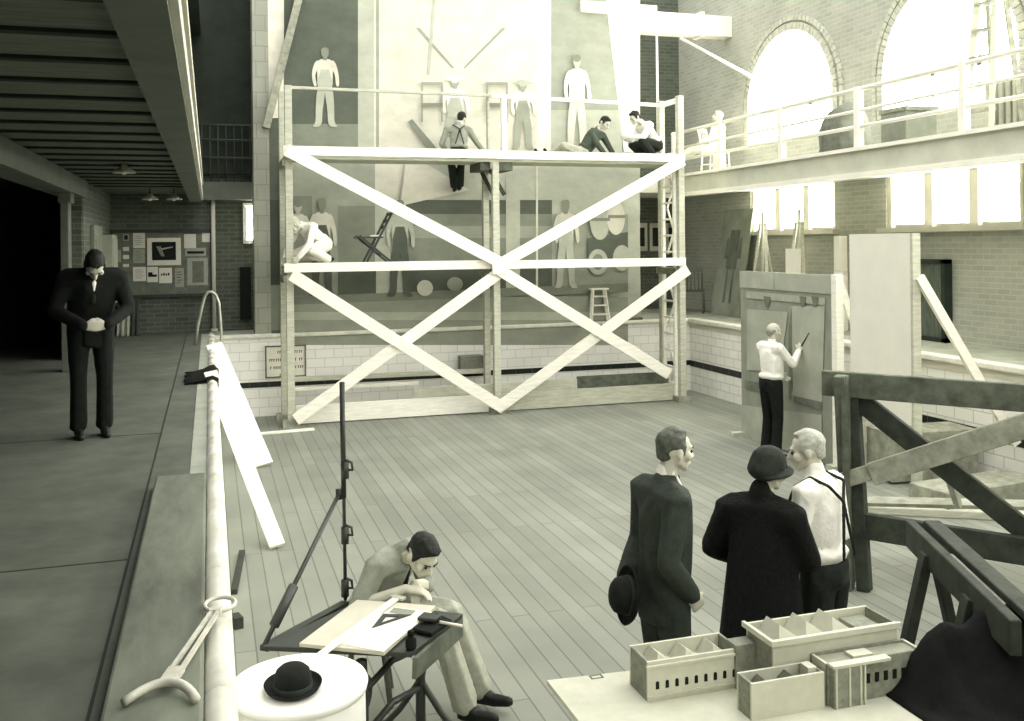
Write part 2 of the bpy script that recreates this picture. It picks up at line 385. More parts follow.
# upper register: three bays between pale posts
pt.rect(284, -25, 358, 152, 'dark'); pt.rect(284, 124, 358, 152, 'mid')
pt.rect(358, -25, 375, 152, 'pale'); pt.rect(374, -25, 406, 205, 'light'); pt.rect(376, -25, 379, 150, 'grey')
pt.rect(406, -25, 540, 152, 'light')
pt.rect(537, -25, 551, 152, 'white'); pt.rect(551, -25, 622, 152, 'grey'); pt.rect(551, 110, 622, 152, 'pale')
pt.poly([(603, -25), (640, -25), (640, 152), (624, 152)], 'white')
for u0, u1, vb in ((416, 452, 68), (502, 463, 68)):
    pt.poly([(u0, 28), (u0 + 4, 28), (u1 + 2.5, vb), (u1, vb)], 'grey')
pt.poly([(433, -5), (436, -5), (430, 75), (427, 75)], 'pale')
def farmhand(u, top, foot, wid, head, shirt, legs, hat=None):
    """a plain standing figure seen from the front"""
    h = foot - top; w = wid; X_ = lambda a: u + w * a; Y_ = lambda b: top + h * b
    for sg in (-1, 1):
        pt.soft([(X_(sg*.0), Y_(.5)), (X_(sg*.2), Y_(.5)), (X_(sg*.25), Y_(.75)), (X_(sg*.24), Y_(.95)), (X_(sg*.36), Y_(1)), (X_(sg*.08), Y_(1)), (X_(sg*.07), Y_(.8)), (X_(0), Y_(.6))], legs)
        pt.soft([(X_(sg*.14), Y_(.17)), (X_(sg*.27), Y_(.19)), (X_(sg*.36), Y_(.34)), (X_(sg*(.38 if sg > 0 else .3)), Y_(.5)), (X_(sg*(.29 if sg > 0 else .2)), Y_(.5)), (X_(sg*.27), Y_(.36)), (X_(sg*.2), Y_(.3))], shirt)
    pt.soft([(X_(-.22), Y_(.18)), (X_(0), Y_(.15)), (X_(.22), Y_(.18)), (X_(.2), Y_(.35)), (X_(.2), Y_(.54)), (X_(-.2), Y_(.54)), (X_(-.2), Y_(.35))], shirt)
    pt.poly([(X_(-.11), Y_(.29)), (X_(.11), Y_(.29)), (X_(.19), Y_(.42)), (X_(.19), Y_(.56)), (X_(-.19), Y_(.56)), (X_(-.19), Y_(.42))], legs)
    pt.rect(X_(-.05), Y_(.13), X_(.05), Y_(.175), head); pt.oval(u, Y_(.085), w*.1, h*.065, head); pt.oval(u, Y_(.055), w*.105, h*.038, 'mid' if hat is None else hat)
    if hat: pt.oval(u, Y_(.045), w*.3, h*.016, hat); pt.oval(u, Y_(.025), w*.17, h*.03, hat)
farmhand(325, 46, 127, 38, 'mid', 'light', 'pale')
farmhand(455, 76, 150, 40, 'grey', 'white', 'pale', 'white')
farmhand(523, 80, 150, 36, 'grey', 'white', 'grey', 'pale')
farmhand(577, 53, 150, 38, 'pale', 'white', 'light')
for u in (432, 497):                                             # plain painted chair backs
    for du in (-11, 9): pt.rect(u + du, 84, u + du + 2, 122, 'grey')
    pt.rect(u - 11, 82, u + 11, 85, 'grey'); pt.rect(u - 11, 103, u + 11, 107, 'mid')
pt.poly([(408, 122), (412, 119), (440, 152), (430, 152)], 'mid')
# lower register: hedges, field, wagon shapes, ground strip
pt.rect(284, 158, 375, 300, 'grey'); pt.rect(406, 158, 640, 215, 'pale')
pt.rect(284, 196, 312, 296, 'mid'); pt.rect(338, 206, 376, 300, 'mid')
pt.rect(406, 205, 552, 264, 'mid'); pt.rect(406, 200, 552, 214, 'dark'); pt.rect(406, 226, 552, 238, 'grey')
pt.rect(406, 264, 552, 296, 'dark'); pt.rect(375, 205, 406, 300, 'pale')
pt.rect(552, 214, 628, 288, 'grey'); pt.rect(536, 160, 538, 290, 'light'); pt.rect(506, 160, 520, 290, 'pale')
pt.poly([(420, 160), (470, 190), (400, 206), (406, 160)], 'light')
pt.rect(284, 297, 628, 345, 'grey'); pt.rect(284, 312, 628, 320, 'pale'); pt.rect(338, 270, 376, 300, 'dark')
pt.poly([(284, 297), (628, 283), (628, 292), (284, 305)], 'mid')
farmhand(298, 198, 296, 38, 'pale', 'light', 'mid'); farmhand(322, 196, 296, 40, 'mid', 'light', 'dark')
farmhand(400, 198, 297, 40, 'mid', 'pale', 'dark'); farmhand(566, 198, 288, 36, 'mid', 'light', 'pale')
# a plain cart with two barrels instead of the painted animals
pt.poly([(588, 238), (628, 232), (628, 264), (588, 266)], 'dark'); pt.oval(598, 262, 10, 13, 'pale'); pt.oval(598, 262, 6, 8, 'mid'); pt.oval(622, 258, 9, 13, 'pale')
pt.oval(600, 222, 10, 18, 'pale'); pt.oval(616, 218, 9, 17, 'light'); pt.rect(591, 218, 610, 221, 'mid'); pt.rect(608, 215, 625, 218, 'mid')
pt.oval(425, 288, 8, 8, 'light'); pt.oval(455, 284, 8, 7, 'grey')
pt.build('painted_scene', mmats, mural, fix=True)
MB().box((.96, 16.12, D + .015), (7.55, 16.2, D + .06)).build('bottom_strip', pineD, mural)

# ------------------------------------------------------------------ SCAFFOLD
SY = 15.0
sf = thing('scaffold', (4.45, 15.4, 0), 'tall two-deck wooden scaffold with white crossed braces standing before the mural', 'scaffold')
def tim(name, p, q, w, h, m=pine, up=(0, 0, 1), par=sf, bevel=.006): return MB().beam(p, q, w, h, up).build(name, m, par, bevel=bevel)
for x, yy, top in ((1.17, SY + .06, 5.2), (1.12, 15.68, 5.2), (4.45, SY + .06, 4.3), (4.47, 15.72, 4.3), (7.76, SY, 5.27), (7.73, 15.66, 5.27)):
    tim('post', (x, yy, 0), (x, yy, top), .11 if yy < 15.2 else .1, .11, pine2, (0, 1, 0))
    MB().box((x - .13, yy - .12, 0), (x + .13, yy + .1, .1)).build('foot_block', oldpine, sf)
tim('post', (4.62, SY + .1, 4.25), (4.62, SY + .1, 5.15), .09, .09, pine, (0, 1, 0))
tim('post', (4.38, SY + .2, 4.25), (4.38, SY + .2, 5.15), .035, .09, pine2, (0, 1, 0))
# decks
for z, nm in ((4.13, 'upper'), (2.35, 'lower')):
    MB().box((1.08, SY - .06, z), (4.5, SY - .02, z + .14)).build('edge_board', pine, sf, bevel=.004)
    MB().box((4.44, SY - .07, z - .005), (7.82, SY - .03, z + .13)).build('edge_board', pine, sf, bevel=.004)
    zp = z + .06 if nm == 'lower' else z - .05
    for j in range(3):
        MB().box((1.1, SY + j * .235, zp), (7.8, SY + .225 + j * .235, zp + .045)).build('deck_plank', pine2, sf, bevel=.004)
    for x in (1.17, 4.45, 7.75): MB().box((x - .1, SY - .02, z - .16), (x - .05, 15.75, z - .052)).build('ledger', oldpine, sf)
# rails
tim('rail', (1.12, SY + .05, 5.17), (4.5, SY + .12, 5.17), .04, .045, pine2)
tim('rail', (4.4, SY + .07, 5.16), (7.76, SY + .55, 5.18), .05, .06)
tim('rail', (7.76, SY, 5.2), (7.73, 15.7, 5.2), .05, .09)
# crossed braces on the front
b = .035
for p, q in (((1.12, 4.2), (4.52, 2.42)), ((4.4, 2.38), (7.78, 4.15)), ((1.18, 2.32), (4.5, .1)), ((1.22, .12), (4.52, 2.32)), ((4.4, 2.36), (7.45, .5)), ((4.44, .12), (7.85, 2.28))):
    o_ = SY - (.085 if (q[1] > p[1]) else .125)
    tim('brace', (p[0], o_, p[1]), (q[0], o_, q[1]), .035, .185, pine, (0, 0, 1))
tim('bracket', (4.3, 15.1, 4.1), (4.62, 15.1, 3.55), .05, .06, pineDD); tim('bracket', (4.3, 15.6, 4.1), (4.62, 15.6, 3.5), .05, .06, pineDD)
MB().box((4.2, 15.05, 3.95), (4.75, 15.7, 4.08)).build('bracket', pineD, sf)
MB().box((4.33, SY - .155, 2.26), (4.57, SY - .12, 2.52)).build('gusset', pine, sf, bevel=.006)
# base planks on edge and rear ledgers
for x0, x1, z0, z1, yy, m_ in ((1.25, 4.46, .02, .3, 15.12, pine), (4.5, 7.7, .02, .3, 15.12, pine2), (3.1, 5.9, .3, .46, 15.2, pine2), (5.9, 7.6, .3, .5, 15.2, pineD)):
    MB().box((x0, yy, z0), (x1, yy + .04, z1)).build('base_plank', m_, sf, bevel=.004)
tim('rear_ledger', (1.1, 15.78, .62), (4.5, 15.78, .6), .04, .08, pine2); tim('rear_ledger', (1.1, 15.78, .46), (3.3, 15.78, .45), .04, .06, pine)
# ladder and crossed lacing on the right end
ld = thing('ladder', (7.7, 15.3, 0), 'narrow wooden ladder fixed upright on the right end of the scaffold', 'ladder')
for yy in (15.08, 15.5): MB().beam((7.68, yy, .02), (7.68, yy, 4.62 if yy > 15.2 else 4.4), .05, .06, (0, 1, 0)).build('stile', pine, ld)
for i in range(15): MB().tube([(7.68, 15.1, .3 + i * .285), (7.68, 15.49, .3 + i * .285)], .018, 8).build('rung', pine, ld)
for z0 in (.15, 1.3, 2.55, 3.35):
    for a, c in ((15.08, 15.58), (15.58, 15.08)):
        tim('lacing', (7.8, a, z0), (7.8, c, z0 + .8), .02, .05, pine)
# step stool on the ledge
ss = thing('step_ladder', P(599, 320, Y=16.02), 'small pale wooden step stool standing on the ledge below the mural', 'step ladder')
sx, sz = ss.location.x, D + .02
ss.location = (sx, 16.02, sz)
for s_ in (-1, 1):
    MB().beam((sx + s_*.17, 15.97, sz), (sx + s_*.11, 16.03, sz + .58), .04, .06).build('leg', pine, ss)
    MB().beam((sx + s_*.17, 16.11, sz), (sx + s_*.11, 16.05, sz + .58), .035, .04).build('leg', pine2, ss)
for i in range(3): MB().box((sx - .17 + i*.018, 15.94 + i*.02, sz + .12 + i*.16), (sx + .17 - i*.018, 16.06, sz + .145 + i*.16)).build('step', pine, ss)
MB().box((sx - .17, 15.95, sz + .57), (sx + .17, 16.1, sz + .6)).build('top', pine, ss)
# sign on the tiles
sg = thing('wall_sign', (1.0, 16.09, .68), 'white framed notice with black lettering on the tiled pool wall', 'sign')
a, c = P(265, 346, Y=16.09), P(306, 376, Y=16.09)
MB().box((a.x, 16.07, c.z), (c.x, 16.098, a.z)).build('panel', paperw, sg)
fr = MB()
for x0, x1, z0, z1 in ((a.x, c.x, c.z, c.z + .02), (a.x, c.x, a.z - .02, a.z), (a.x, a.x + .02, c.z, a.z), (c.x - .02, c.x, c.z, a.z)): fr.box((x0, 16.05, z0), (x1, 16.08, z1))
fr.build('frame', pineD, sg)
lt = MB()
for row, runs in enumerate((((.3, .47), (.62, .78), (.83, .88)), ((.1, .17), (.2, .23), (.26, .36), (.68, .77), (.83, .92)), ((.12, .15), (.2, .42), (.68, .74), (.8, .9)), ((.35, .42), (.5, .62)))):
    z = a.z - .10 - row * .125
    for r0, r1 in runs:
        x = a.x + r0 * (c.x - a.x)
        while x < a.x + r1 * (c.x - a.x):
            lt.box((x, 16.066, z - .03), (x + .012, 16.071, z + .012)); lt.box((x, 16.066, z + .002), (x + .022, 16.071, z + .012)); x += .032
lt.build('lettering', inkm, sg)
# board lying in front of the left post
tag(MB().beam(P(256, 434, z=.012), P(314, 429, z=.012), .1, .024).build('loose_board', pine), 'short loose board lying on the floor before the scaffold\'s left post', 'board')
# clamp box by the rear middle post
tag(MB().box((4.05, 15.85, .55), (4.45, 16.05, .85)).box((4.12, 15.83, .6), (4.38, 15.85, .8)).build('wall_box', mat('grey_metal_box', (128, 128, 112), .5, .1)), 'grey box fixed low on the tiled pool wall beside the middle scaffold post', 'box')

# ropes and pole near the top right
tag(MB().tube([(7.98, 16.3, 4.0), (7.98, 16.3, 6.9)], .022, 8).build('hanging_rope', pine), 'pale vertical rope hanging beside the top right corner of the scaffold', 'rope')
tag(MB().tube([P(680, 38, Y=16.5), P(753, 77, X=9.7)], .03, 8).build('slanting_pole', plaster_w), 'pale slanting pole running from the roof beam to the arched window wall', 'pole')

# ------------------------------------------------------------------ LEFT DECK
nb = thing('notice_board', (-.75, 17.15, 1.98), 'long grey notice board with dark frame on the far left brick wall', 'notice board')
a, c = P(113, 233, Y=17.16), P(211, 293, Y=17.16)
MB().box((a.x, 17.15, c.z), (c.x, 17.19, a.z)).build('backing', cork, nb)
fr = MB()
for x0, x1, z0, z1 in ((a.x, c.x, c.z - .05, c.z), (a.x, c.x, a.z, a.z + .05), (a.x - .04, a.x, c.z - .05, a.z + .05), (c.x, c.x + .04, c.z - .05, a.z + .05)): fr.box((x0, 17.1, z0), (x1, 17.19, z1))
fr.build('frame', metalD, nb)
pap = [(133, 233, 145, 248, paperw, 'white sheet at the top left of the notice board papers'), (133, 249, 145, 263, paperg, 'grey typed sheet directly below the top left white sheet'),
       (133, 267, 146, 281, paperw, 'white sheet at the lower left of the big framed picture'), (147, 267, 158, 282, paperw, 'sheet with a small dark picture below the framed picture'),
       (159, 268, 172, 283, paperw, 'white sheet with a line of lettering below the framed picture'), (175, 268, 184, 287, paperg, 'narrow grey leaflet at the lower right of the framed picture'),
       (184, 234, 196, 248, paperw, 'white sheet right of the framed picture at the top'), (202, 233, 210, 242, paperw, 'small white card in the top right corner of the notice board'),
       (185, 248, 206, 256, paperg, 'wide grey strip with a printed band right of the framed picture'), (187, 258, 208, 285, paperg, 'large pale print with grey centre at the lower right of the board'),
       (123, 234, 129, 241, paperg, 'topmost little card of the left column on the board'), (123, 247, 129, 251, paperw, 'second little card of the left column on the board'),
       (123, 255, 129, 259, paperw, 'third little card of the left column on the board'), (123, 264, 129, 267, paperw, 'lowest little card of the left column on the board'),
       (114, 250, 121, 262, paperg, 'grey card at the far left end of the notice board')]
for i, (u0, v0, u1, v1, m_, lb) in enumerate(pap):
    p, q = P(u0, v0, Y=17.14), P(u1, v1, Y=17.14)
    t = thing('pinned_paper', ((p.x + q.x)/2, 17.145, q.z), lb, 'paper', 'papers pinned to the notice board')
    MB().box((p.x, 17.138, q.z), (q.x, 17.15, p.z)).build('sheet', m_, t)
    w, h = q.x - p.x, p.z - q.z; pr = MB()
    if i in (0, 1, 2, 5):
        for j in range(5): pr.box((p.x + w*.15, 17.134, p.z - h*(.2 + j*.14)), (p.x + w*(.85 if j % 2 else .7), 17.1385, p.z - h*(.23 + j*.14)))
    elif i == 3: pr.box((p.x + w*.1, 17.134, q.z + h*.35), (p.x + w*.5, 17.1385, q.z + h*.65)); pr.box((p.x + w*.45, 17.134, q.z + h*.35), (p.x + w*.9, 17.1385, q.z + h*.5))
    elif i == 4:
        for j in range(4): pr.box((p.x + w*(.15 + j*.18), 17.134, q.z + h*.5), (p.x + w*(.27 + j*.18), 17.1385, q.z + h*(.62 + .05*(j % 2))))
    elif i == 8: pr.box((p.x + w*.1, 17.134, q.z + h*.3), (p.x + w*.9, 17.1385, q.z + h*.6))
    elif i == 9: pr.box((p.x + w*.25, 17.134, q.z + h*.1), (p.x + w*.8, 17.1385, q.z + h*.88))
    elif i == 10: pr.box((p.x + w*.2, 17.134, q.z + h*.2), (p.x + w*.8, 17.1385, q.z + h*.8))
    if pr.v: pr.build('print', inkm if i not in (1, 9, 0, 2) else cork, t)
t = thing('framed_picture', (-.73, 17.13, 2.3), 'black picture in a wide white mount at the centre of the notice board', 'picture')
p, q = P(147, 238, Y=17.12), P(181, 265, Y=17.12)
MB().box((p.x, 17.12, q.z), (q.x, 17.15, p.z)).build('mount', paperw, t)
p2, q2 = P(152, 242, Y=17.115), P(176, 260, Y=17.115)
pc = MB().box((p2.x, 17.112, q2.z), (q2.x, 17.122, p2.z), 0)
cx, cz = (p2.x + q2.x)/2, (p2.z + q2.z)/2
pc.prism([(cx - .02, 17.108, cz + .02), (cx + .14, 17.108, cz + .06), (cx + .14, 17.108, cz + .075), (cx - .05, 17.108, cz + .045)], (0, .006, 0), 1)
for j in range(3): pc.prism([(cx - .12 + j*.025, 17.108, cz + .08), (cx - .105 + j*.025, 17.108, cz + .08), (cx - .03 + j*.02, 17.108, cz - .09), (cx - .04 + j*.02, 17.108, cz - .09)], (0, .006, 0), 1)
pc.build('print', [inkm, paperg], t)
# pool ladder handrail
tag(MB().tube([P(u, v, Y=14.8) for u, v in ((195, 345), (198, 325), (203, 303), (205, 296), (208, 292), (212, 292), (216, 295), (219, 303), (221, 330), (222, 352), (222.5, 372))], .022, 10).build('pool_ladder_handrail', chrome),
    'bent steel pool ladder handrail standing at the far left pool edge', 'handrail')
# cloths hung and leaning at the corner
for i, (u0, u1, v0, v1, m_, lb) in enumerate(((118, 131, 286, 331, plaster, 'pale folded drop cloth hanging at the left end of the notice board wall'), (130, 141, 298, 332, darkpaint, 'dark folded cloth slumped against the brick right of the pale drop cloth'))):
    p, q = P(u0, v1, Y=16.85), P(u1, v0, Y=17.05)
    g = MB(); n, mrow = 14, 8; vs = []
    for j in range(mrow + 1):
        f_ = j / mrow
        for k_ in range(n + 1):
            s_ = k_ / n; wv = .05 * math.sin(s_ * 14 + i) * (1 - f_ * .6)
            sp = 1 - .55 * f_ ** 1.3
            vs.append(((p.x + q.x)/2 + (s_ - .5) * (q.x - p.x) * sp * 1.05, 17.08 - (1 - f_) * .28 + wv, D + (q.z - D) * f_))
    fs = [(j*(n+1)+k_, j*(n+1)+k_+1, (j+1)*(n+1)+k_+1, (j+1)*(n+1)+k_) for j in range(mrow) for k_ in range(n)]
    o = tag(g.add(vs, fs, 0, True).build('drop_cloth', mat('cloth_%d' % i, ((196, 194, 172), (70, 76, 63))[i], .9, .15)), lb, 'cloth', 'cloths by the notice board')
    md = o.modifiers.new('thick', 'SOLIDIFY'); md.thickness = .02
# open door leaf and cupboard on the left wall
struct(MB().box((-1.55, 14.3, D), (-1.49, 15.35, D + 1.75)).box((-1.5, 14.42, D + .15), (-1.475, 15.22, D + .8)).box((-1.5, 14.42, D + .95), (-1.475, 15.22, D + 1.6)).build('door_1', mat('grey_door', (128, 131, 114), .7, .1), bevel=.01))
tag(MB().box((-1.55, 15.6, 1.9), (-1.38, 16.3, 2.95)).box((-1.38, 15.64, 1.95), (-1.365, 15.93, 2.9)).box((-1.38, 15.97, 1.95), (-1.365, 16.26, 2.9)).build('wall_cupboard', mat('pale_cupboard', (170, 170, 150), .7, .1), bevel=.008), 'pale two-door wall cupboard on the left brick wall near the notice board', 'cupboard')
# ceiling lamps
for u, v, yy, lb in ((124, 172, 11.0, 'nearest enamel lamp hanging under the left gallery'), (150, 199, 15.4, 'far enamel lamp under the left gallery above the notice board'), (174, 199, 15.6, 'far small lamp under the left gallery nearest the pipe column')):
    p = P(u, v, Y=yy); L_ = thing('pendant_lamp', p, lb, 'lamp', 'lamps under the gallery')
    MB().tube([(p.x, yy, p.z + .06), (p.x, yy, 3.64)], .008, 6).build('stem', metalD, L_)
    MB().lathe([(.001, .09), (.03, .085), (.045, .05), (.11, .01), (.12, -.01), (.115, -.012), (.04, .035), (.001, .04)], p, 20).build('lamp_shade', metalL, L_)
    MB().lathe([(.001, -.03), (.025, -.02), (.032, .0), (.02, .03), (.001, .035)], p, 12).build('bulb', fillw, L_.children[1])
# plank laid on the curb, planks leaning into the pool, black sheet in place of a shadow over the coping
wp_ = MB().box((-.315, 1.6, D), (-.03, 6.1, D + .075))
tag(wp_.build('curb_plank', mat('dark_worn_board', (112, 116, 98), .8, .35, 3, .3, (1, .25, 1)), bevel=.012), 'long wide dark worn plank lying on the left pool curb', 'plank')
tag(MB().beam((.0, 10.75, D + .1), (.565, 9.0, .03), .14, .035, (0, -.6, .75)).build('leaning_plank', pine, bevel=.004), 'long white plank leaning over the left coping down to the floor', 'plank', 'planks leaning on the coping')
tag(MB().beam((.05, 13.9, D + .09), (.63, 12.4, .03), .22, .035, (0, -.6, .75)).build('leaning_plank', pine, bevel=.004), 'wider white plank behind the long one, leaning on the coping', 'plank', 'planks leaning on the coping')
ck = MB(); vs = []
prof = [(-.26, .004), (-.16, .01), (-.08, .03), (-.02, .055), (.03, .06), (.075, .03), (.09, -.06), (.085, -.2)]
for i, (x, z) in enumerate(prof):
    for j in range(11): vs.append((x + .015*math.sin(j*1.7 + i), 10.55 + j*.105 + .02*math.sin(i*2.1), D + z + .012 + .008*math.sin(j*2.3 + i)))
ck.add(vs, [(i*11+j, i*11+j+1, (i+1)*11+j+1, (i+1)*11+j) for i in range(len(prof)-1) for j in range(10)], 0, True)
o = tag(ck.build('cloth', clothm), 'black sheet standing in for a dark shadow on the left coping beside the leaning planks', 'cloth'); md = o.modifiers.new('thick', 'SOLIDIFY'); md.thickness = .012
# small items on the pool floor by the coping
tag(MB().beam(P(232, 622, z=.04), P(241, 620, z=.04), .12, .08).build('wood_offcut', pineDD), 'small dark block on the floor beside the left coping', 'block')
tag(MB().beam(P(234, 592, z=.02), P(242, 552, z=.02), .05, .04).build('floor_batten', pineDD), 'thin dark batten lying on the floor close to the left coping', 'batten')
# ring-ended slotted tool lying over the coping
tl = thing('ring_stand', (-.06, 3.4, D + .08), 'pale metal tool with ring end, slotted shaft and forked foot lying on the curb', 'tool')
rc = P(220, 604, z=D + .09); ft = P(168, 682, z=D + .11)
MB().tube([(rc.x + .055*math.cos(i*.2618), rc.y + .06*math.sin(i*.2618), rc.z + .004*math.sin(i*.26)) for i in range(24)], .008, 8, 0, True).build('ring', metalL, tl)
dr = (ft - rc).normalized(); sd = dr.cross(V((0, 0, 1))).normalized()
st = rc + dr * .06
for s_ in (-1, 1): MB().beam(st + sd * s_ * .012, ft + sd * s_ * .017, .012, .014).build('shaft_bar', metalL, tl)
MB().beam(st - dr*.01, st + dr * .03, .04, .018).build('shaft_collar', metalL, tl)
MB().beam(ft - dr * .1, ft, .05, .018).build('shaft_socket', metalL, tl)
arc = [ft + sd * (x * .105) + dr * (.085 * x * x) - V((0, 0, .02 * x * x)) for x in [i / 6 - 1 for i in range(13)]]
MB().tube(arc, .014, 8).build('forked_foot', metalL, tl)

# ------------------------------------------------------------------ WHITE ROUND TABLE AND HAT (front left)
TZ = .9; tc_ = P(299, 683, z=TZ)
rt = thing('round_table', (tc_.x, tc_.y, 0), 'round white table with raised rim at the lower left, bowler hat on it', 'table')
MB().lathe([(.001, TZ - .035), (.26, TZ - .035), (.285, TZ - .03), (.29, TZ - .005), (.285, TZ + .006), (.272, TZ + .006), (.262, TZ), (.001, TZ)], (tc_.x, tc_.y, 0), 64).build('tabletop', fillw, rt)
MB().lathe([(.278, TZ - .02), (.28, .5), (.28, .02), (.27, .02), (.27, .5), (.268, TZ - .03)], (tc_.x, tc_.y, 0), 64).build('table_drum', fillw, rt)
def bowler(name, c, label, axis=None, s=1.0):
    h = thing(name, c, label, 'hat')
    f_ = lambda pr: [(r*s, z*s) for r, z in pr]
    MB().lathe(f_([(.001, .118), (.03, .116), (.06, .106), (.08, .088), (.089, .06), (.091, .03), (.092, .008), (.085, .004), (.08, .03), (.06, .09), (.001, .1)]), c, 36, 0, axis, 1, 1.12).build('crown', black, h)
    MB().lathe(f_([(.088, .006), (.105, .004), (.125, .012), (.136, .026), (.139, .03), (.136, .02), (.126, .004), (.105, -.004), (.085, .0)]), c, 36, 0, axis, 1, 1.12).build('brim', black, h)
    MB().lathe(f_([(.0925, .006), (.0935, .03), (.0915, .032)]), c, 36, 0, axis, 1, 1.12).build('hat_band', suit, h)
    return h
hc = P(293, 688, z=TZ + .008)
bowler('bowler_hat', (hc.x, hc.y, TZ + .006), 'black bowler hat resting on the round white table', None, .86)

# ------------------------------------------------------------------ DRAFTING TABLE
BT = .74
dt = thing('drafting_table', P(370, 630, z=0), 'dark drafting table on an iron stand with a tall jointed pole', 'table')
dl, db, drr, df = P(262, 651, z=BT - .03), P(357, 606, z=BT - .03), P(463, 618, z=BT - .03), P(416, 659, z=BT - .03)
MB().prism([dl, df + V((-.02, .02, 0)), drr, db], (0, 0, .025)).build('tabletop', metalD, dt, bevel=.004)
MB().prism([df + (drr-df)*.02, drr, drr - V((0, 0, .1)), df - V((0, 0, .1))], (-.02, .01, 0)).build('apron', pineD, dt)
q0, q1, q2, q3 = P(299, 647, z=BT), P(357, 603, z=BT), P(436, 609, z=BT), P(384, 656, z=BT)
cen = (q0 + q1 + q2 + q3) / 4
ex = (q3 - q0).normalized(); ey = (q1 - q0).normalized()
bd = thing('drawing_board', cen, 'pale wooden drawing board lying tilted on the dark drafting table', 'board')
MB().prism([q0, q3, q2, q1], (0, 0, .02)).build('panel', mat('board_lime', (206, 202, 178), .7, .06, 4), bd, bevel=.003)
def onb(u, v, h=.021): q = P(u, v, z=BT + h); return q
tag(MB().prism([onb(330, 642), onb(383, 652), onb(432, 612), onb(395, 607)], (0, 0, .002)).build('drawing_sheet', paperw), 'white drawing sheet under the triangle on the drawing board', 'paper')
ts = thing('t_square', onb(362, 628, .024), 'long pale wooden straightedge laid diagonally across the drawing board', 'straightedge')
MB().beam(onb(320, 655, .03), onb(398, 597, .03), .045, .006).build('blade', pine, ts); MB().beam(onb(392, 596, .03), onb(404, 599, .03), .04, .012).build('head', pine2, ts)
tri = MB()
o3 = [onb(372, 628, .026), onb(411, 615, .026), onb(383, 614, .026)]; c3 = (o3[0]+o3[1]+o3[2])/3; i3 = [c3 + (p_-c3)*.45 for p_ in o3]
for j in range(3): tri.prism([o3[j], o3[(j+1) % 3], i3[(j+1) % 3], i3[j]], (0, 0, .003))
tag(tri.build('set_square', metalD), 'dark triangular set square on the white drawing sheet', 'set square')
tag(MB().prism([onb(389, 613), onb(411, 616), onb(416, 611), onb(394, 608)], (0, 0, .003)).build('sketch_card', sketch), 'grey card at the top edge of the drawing board behind the triangle', 'card')
tag(MB().prism([P(412, 632, z=BT), P(432, 637, z=BT), P(452, 623, z=BT), P(436, 616, z=BT)], (0, 0, .02)).build('black_pad', black, bevel=.006), 'black leather pad on the right side of the drafting table', 'pad')
tag(MB().prism([P(417, 621, z=BT + .03), P(435, 623, z=BT + .03), P(442, 618, z=BT + .03), P(424, 615, z=BT + .03)], (0, 0, .02)).build('instrument_case', metalD, bevel=.006), 'dark instrument case beside the black pad near the seated man\'s hand', 'case')
p = P(411, 648, z=BT)
ib = thing('ink_bottle', p, 'small dark ink bottle at the front corner of the drafting table', 'bottle')
MB().lathe([(.001, 0), (.025, 0), (.028, .01), (.028, .045), (.015, .055), (.014, .065), (.001, .066)], p, 20).build('glass_body', black, ib); MB().lathe([(.001, .065), (.017, .065), (.017, .085), (.001, .087)], p, 16).build('cap', black, ib)
tag(MB().tube([P(440, 622, z=BT+.03), P(462, 626, z=BT+.03)], .008, 8).build('paper_roll', paperw), 'thin white roll at the right edge of the drafting table', 'roll')
# iron stand
bx = P(385, 655, z=.4)
def leg_curve(c, d, h0):
    return [c + V((0, 0, h0)), c + d*.06 + V((0, 0, h0*.75)), c + d*.12 + V((0, 0, h0*.5)), c + d*.2 + V((0, 0, h0*.25)), c + d*.3 + V((0, 0, .03))]
cA = (dl*.35 + df*.65); cA.z = 0; cB = (db*.4 + drr*.6); cB.z = 0
for c in (cA, cB):
    MB().tube([c, c + V((0, 0, .2)), c + V((0, 0, .36)), c + V((0, 0, .4)), c + V((0, 0, .69))], [.03, .028, .028, .036, .03], 10).build('column', metalD, dt)
    for s_ in (-1, 1): MB().tube(leg_curve(c, ex * s_, .34), [.02, .018, .018, .018, .024], 8).build('leg', metalD, dt)
for z in (.3, .52): MB().tube([cA + V((0, 0, z)), (cA + cB)/2 + V((0, 0, z + .05)), cB + V((0, 0, z))], .018, 8).build('stretcher', metalD, dt)
MB().lathe([(.001, -.02), (.09, -.02), (.1, 0), (.09, .02), (.001, .02)], cA + V((0, 0, .52)), 20, 0, ex).build('handwheel', metalD, [c_ for c_ in dt.children if c_.name.startswith('column')][0])
# jointed pole rising behind the man, with the diagonal arm and counterweight
pt_, pb_ = P(342, 382, t=5.75), P(345.5, 600, t=5.75)
MB().tube([pb_, pt_], .011, 10).tube([pb_ + (pt_-pb_)*.47, pt_], .016, 10).build('pole', metalD, dt); pole_ = dt.children[-1]
for v, du in ((470, 6), (535, 7), (588, 8)):
    c = P(345, v, t=5.75); MB().tube([c - V((0, 0, .05)), c + V((0, 0, .05))], .024, 10).tube([c, c + RT*.045, c + RT*.04 + V((0, 0, .045)), c + V((0, 0, .06))], .009, 8).build('clamp', metalD, pole_)
a0, a1 = P(339, 494, t=5.75), P(264, 646, t=5.0)
MB().tube([a0, a1], .013, 10).build('diagonal_arm', metalD, dt); arm_ = dt.children[-1]; MB().tube([a1 + (a0-a1)*.12, a1 + (a0-a1)*.36], .028, 12).build('counterweight', metalD, arm_)
MB().tube([a0 - V((0, 0, .03)), a0 + V((0, 0, .03))], .02, 8).build('joint', metalD, arm_)
MB().beam(a1 + V((0, 0, -.012)), pb_ + V((0, 0, -.02)), .05, .03).build('pole_base', metalD, dt)

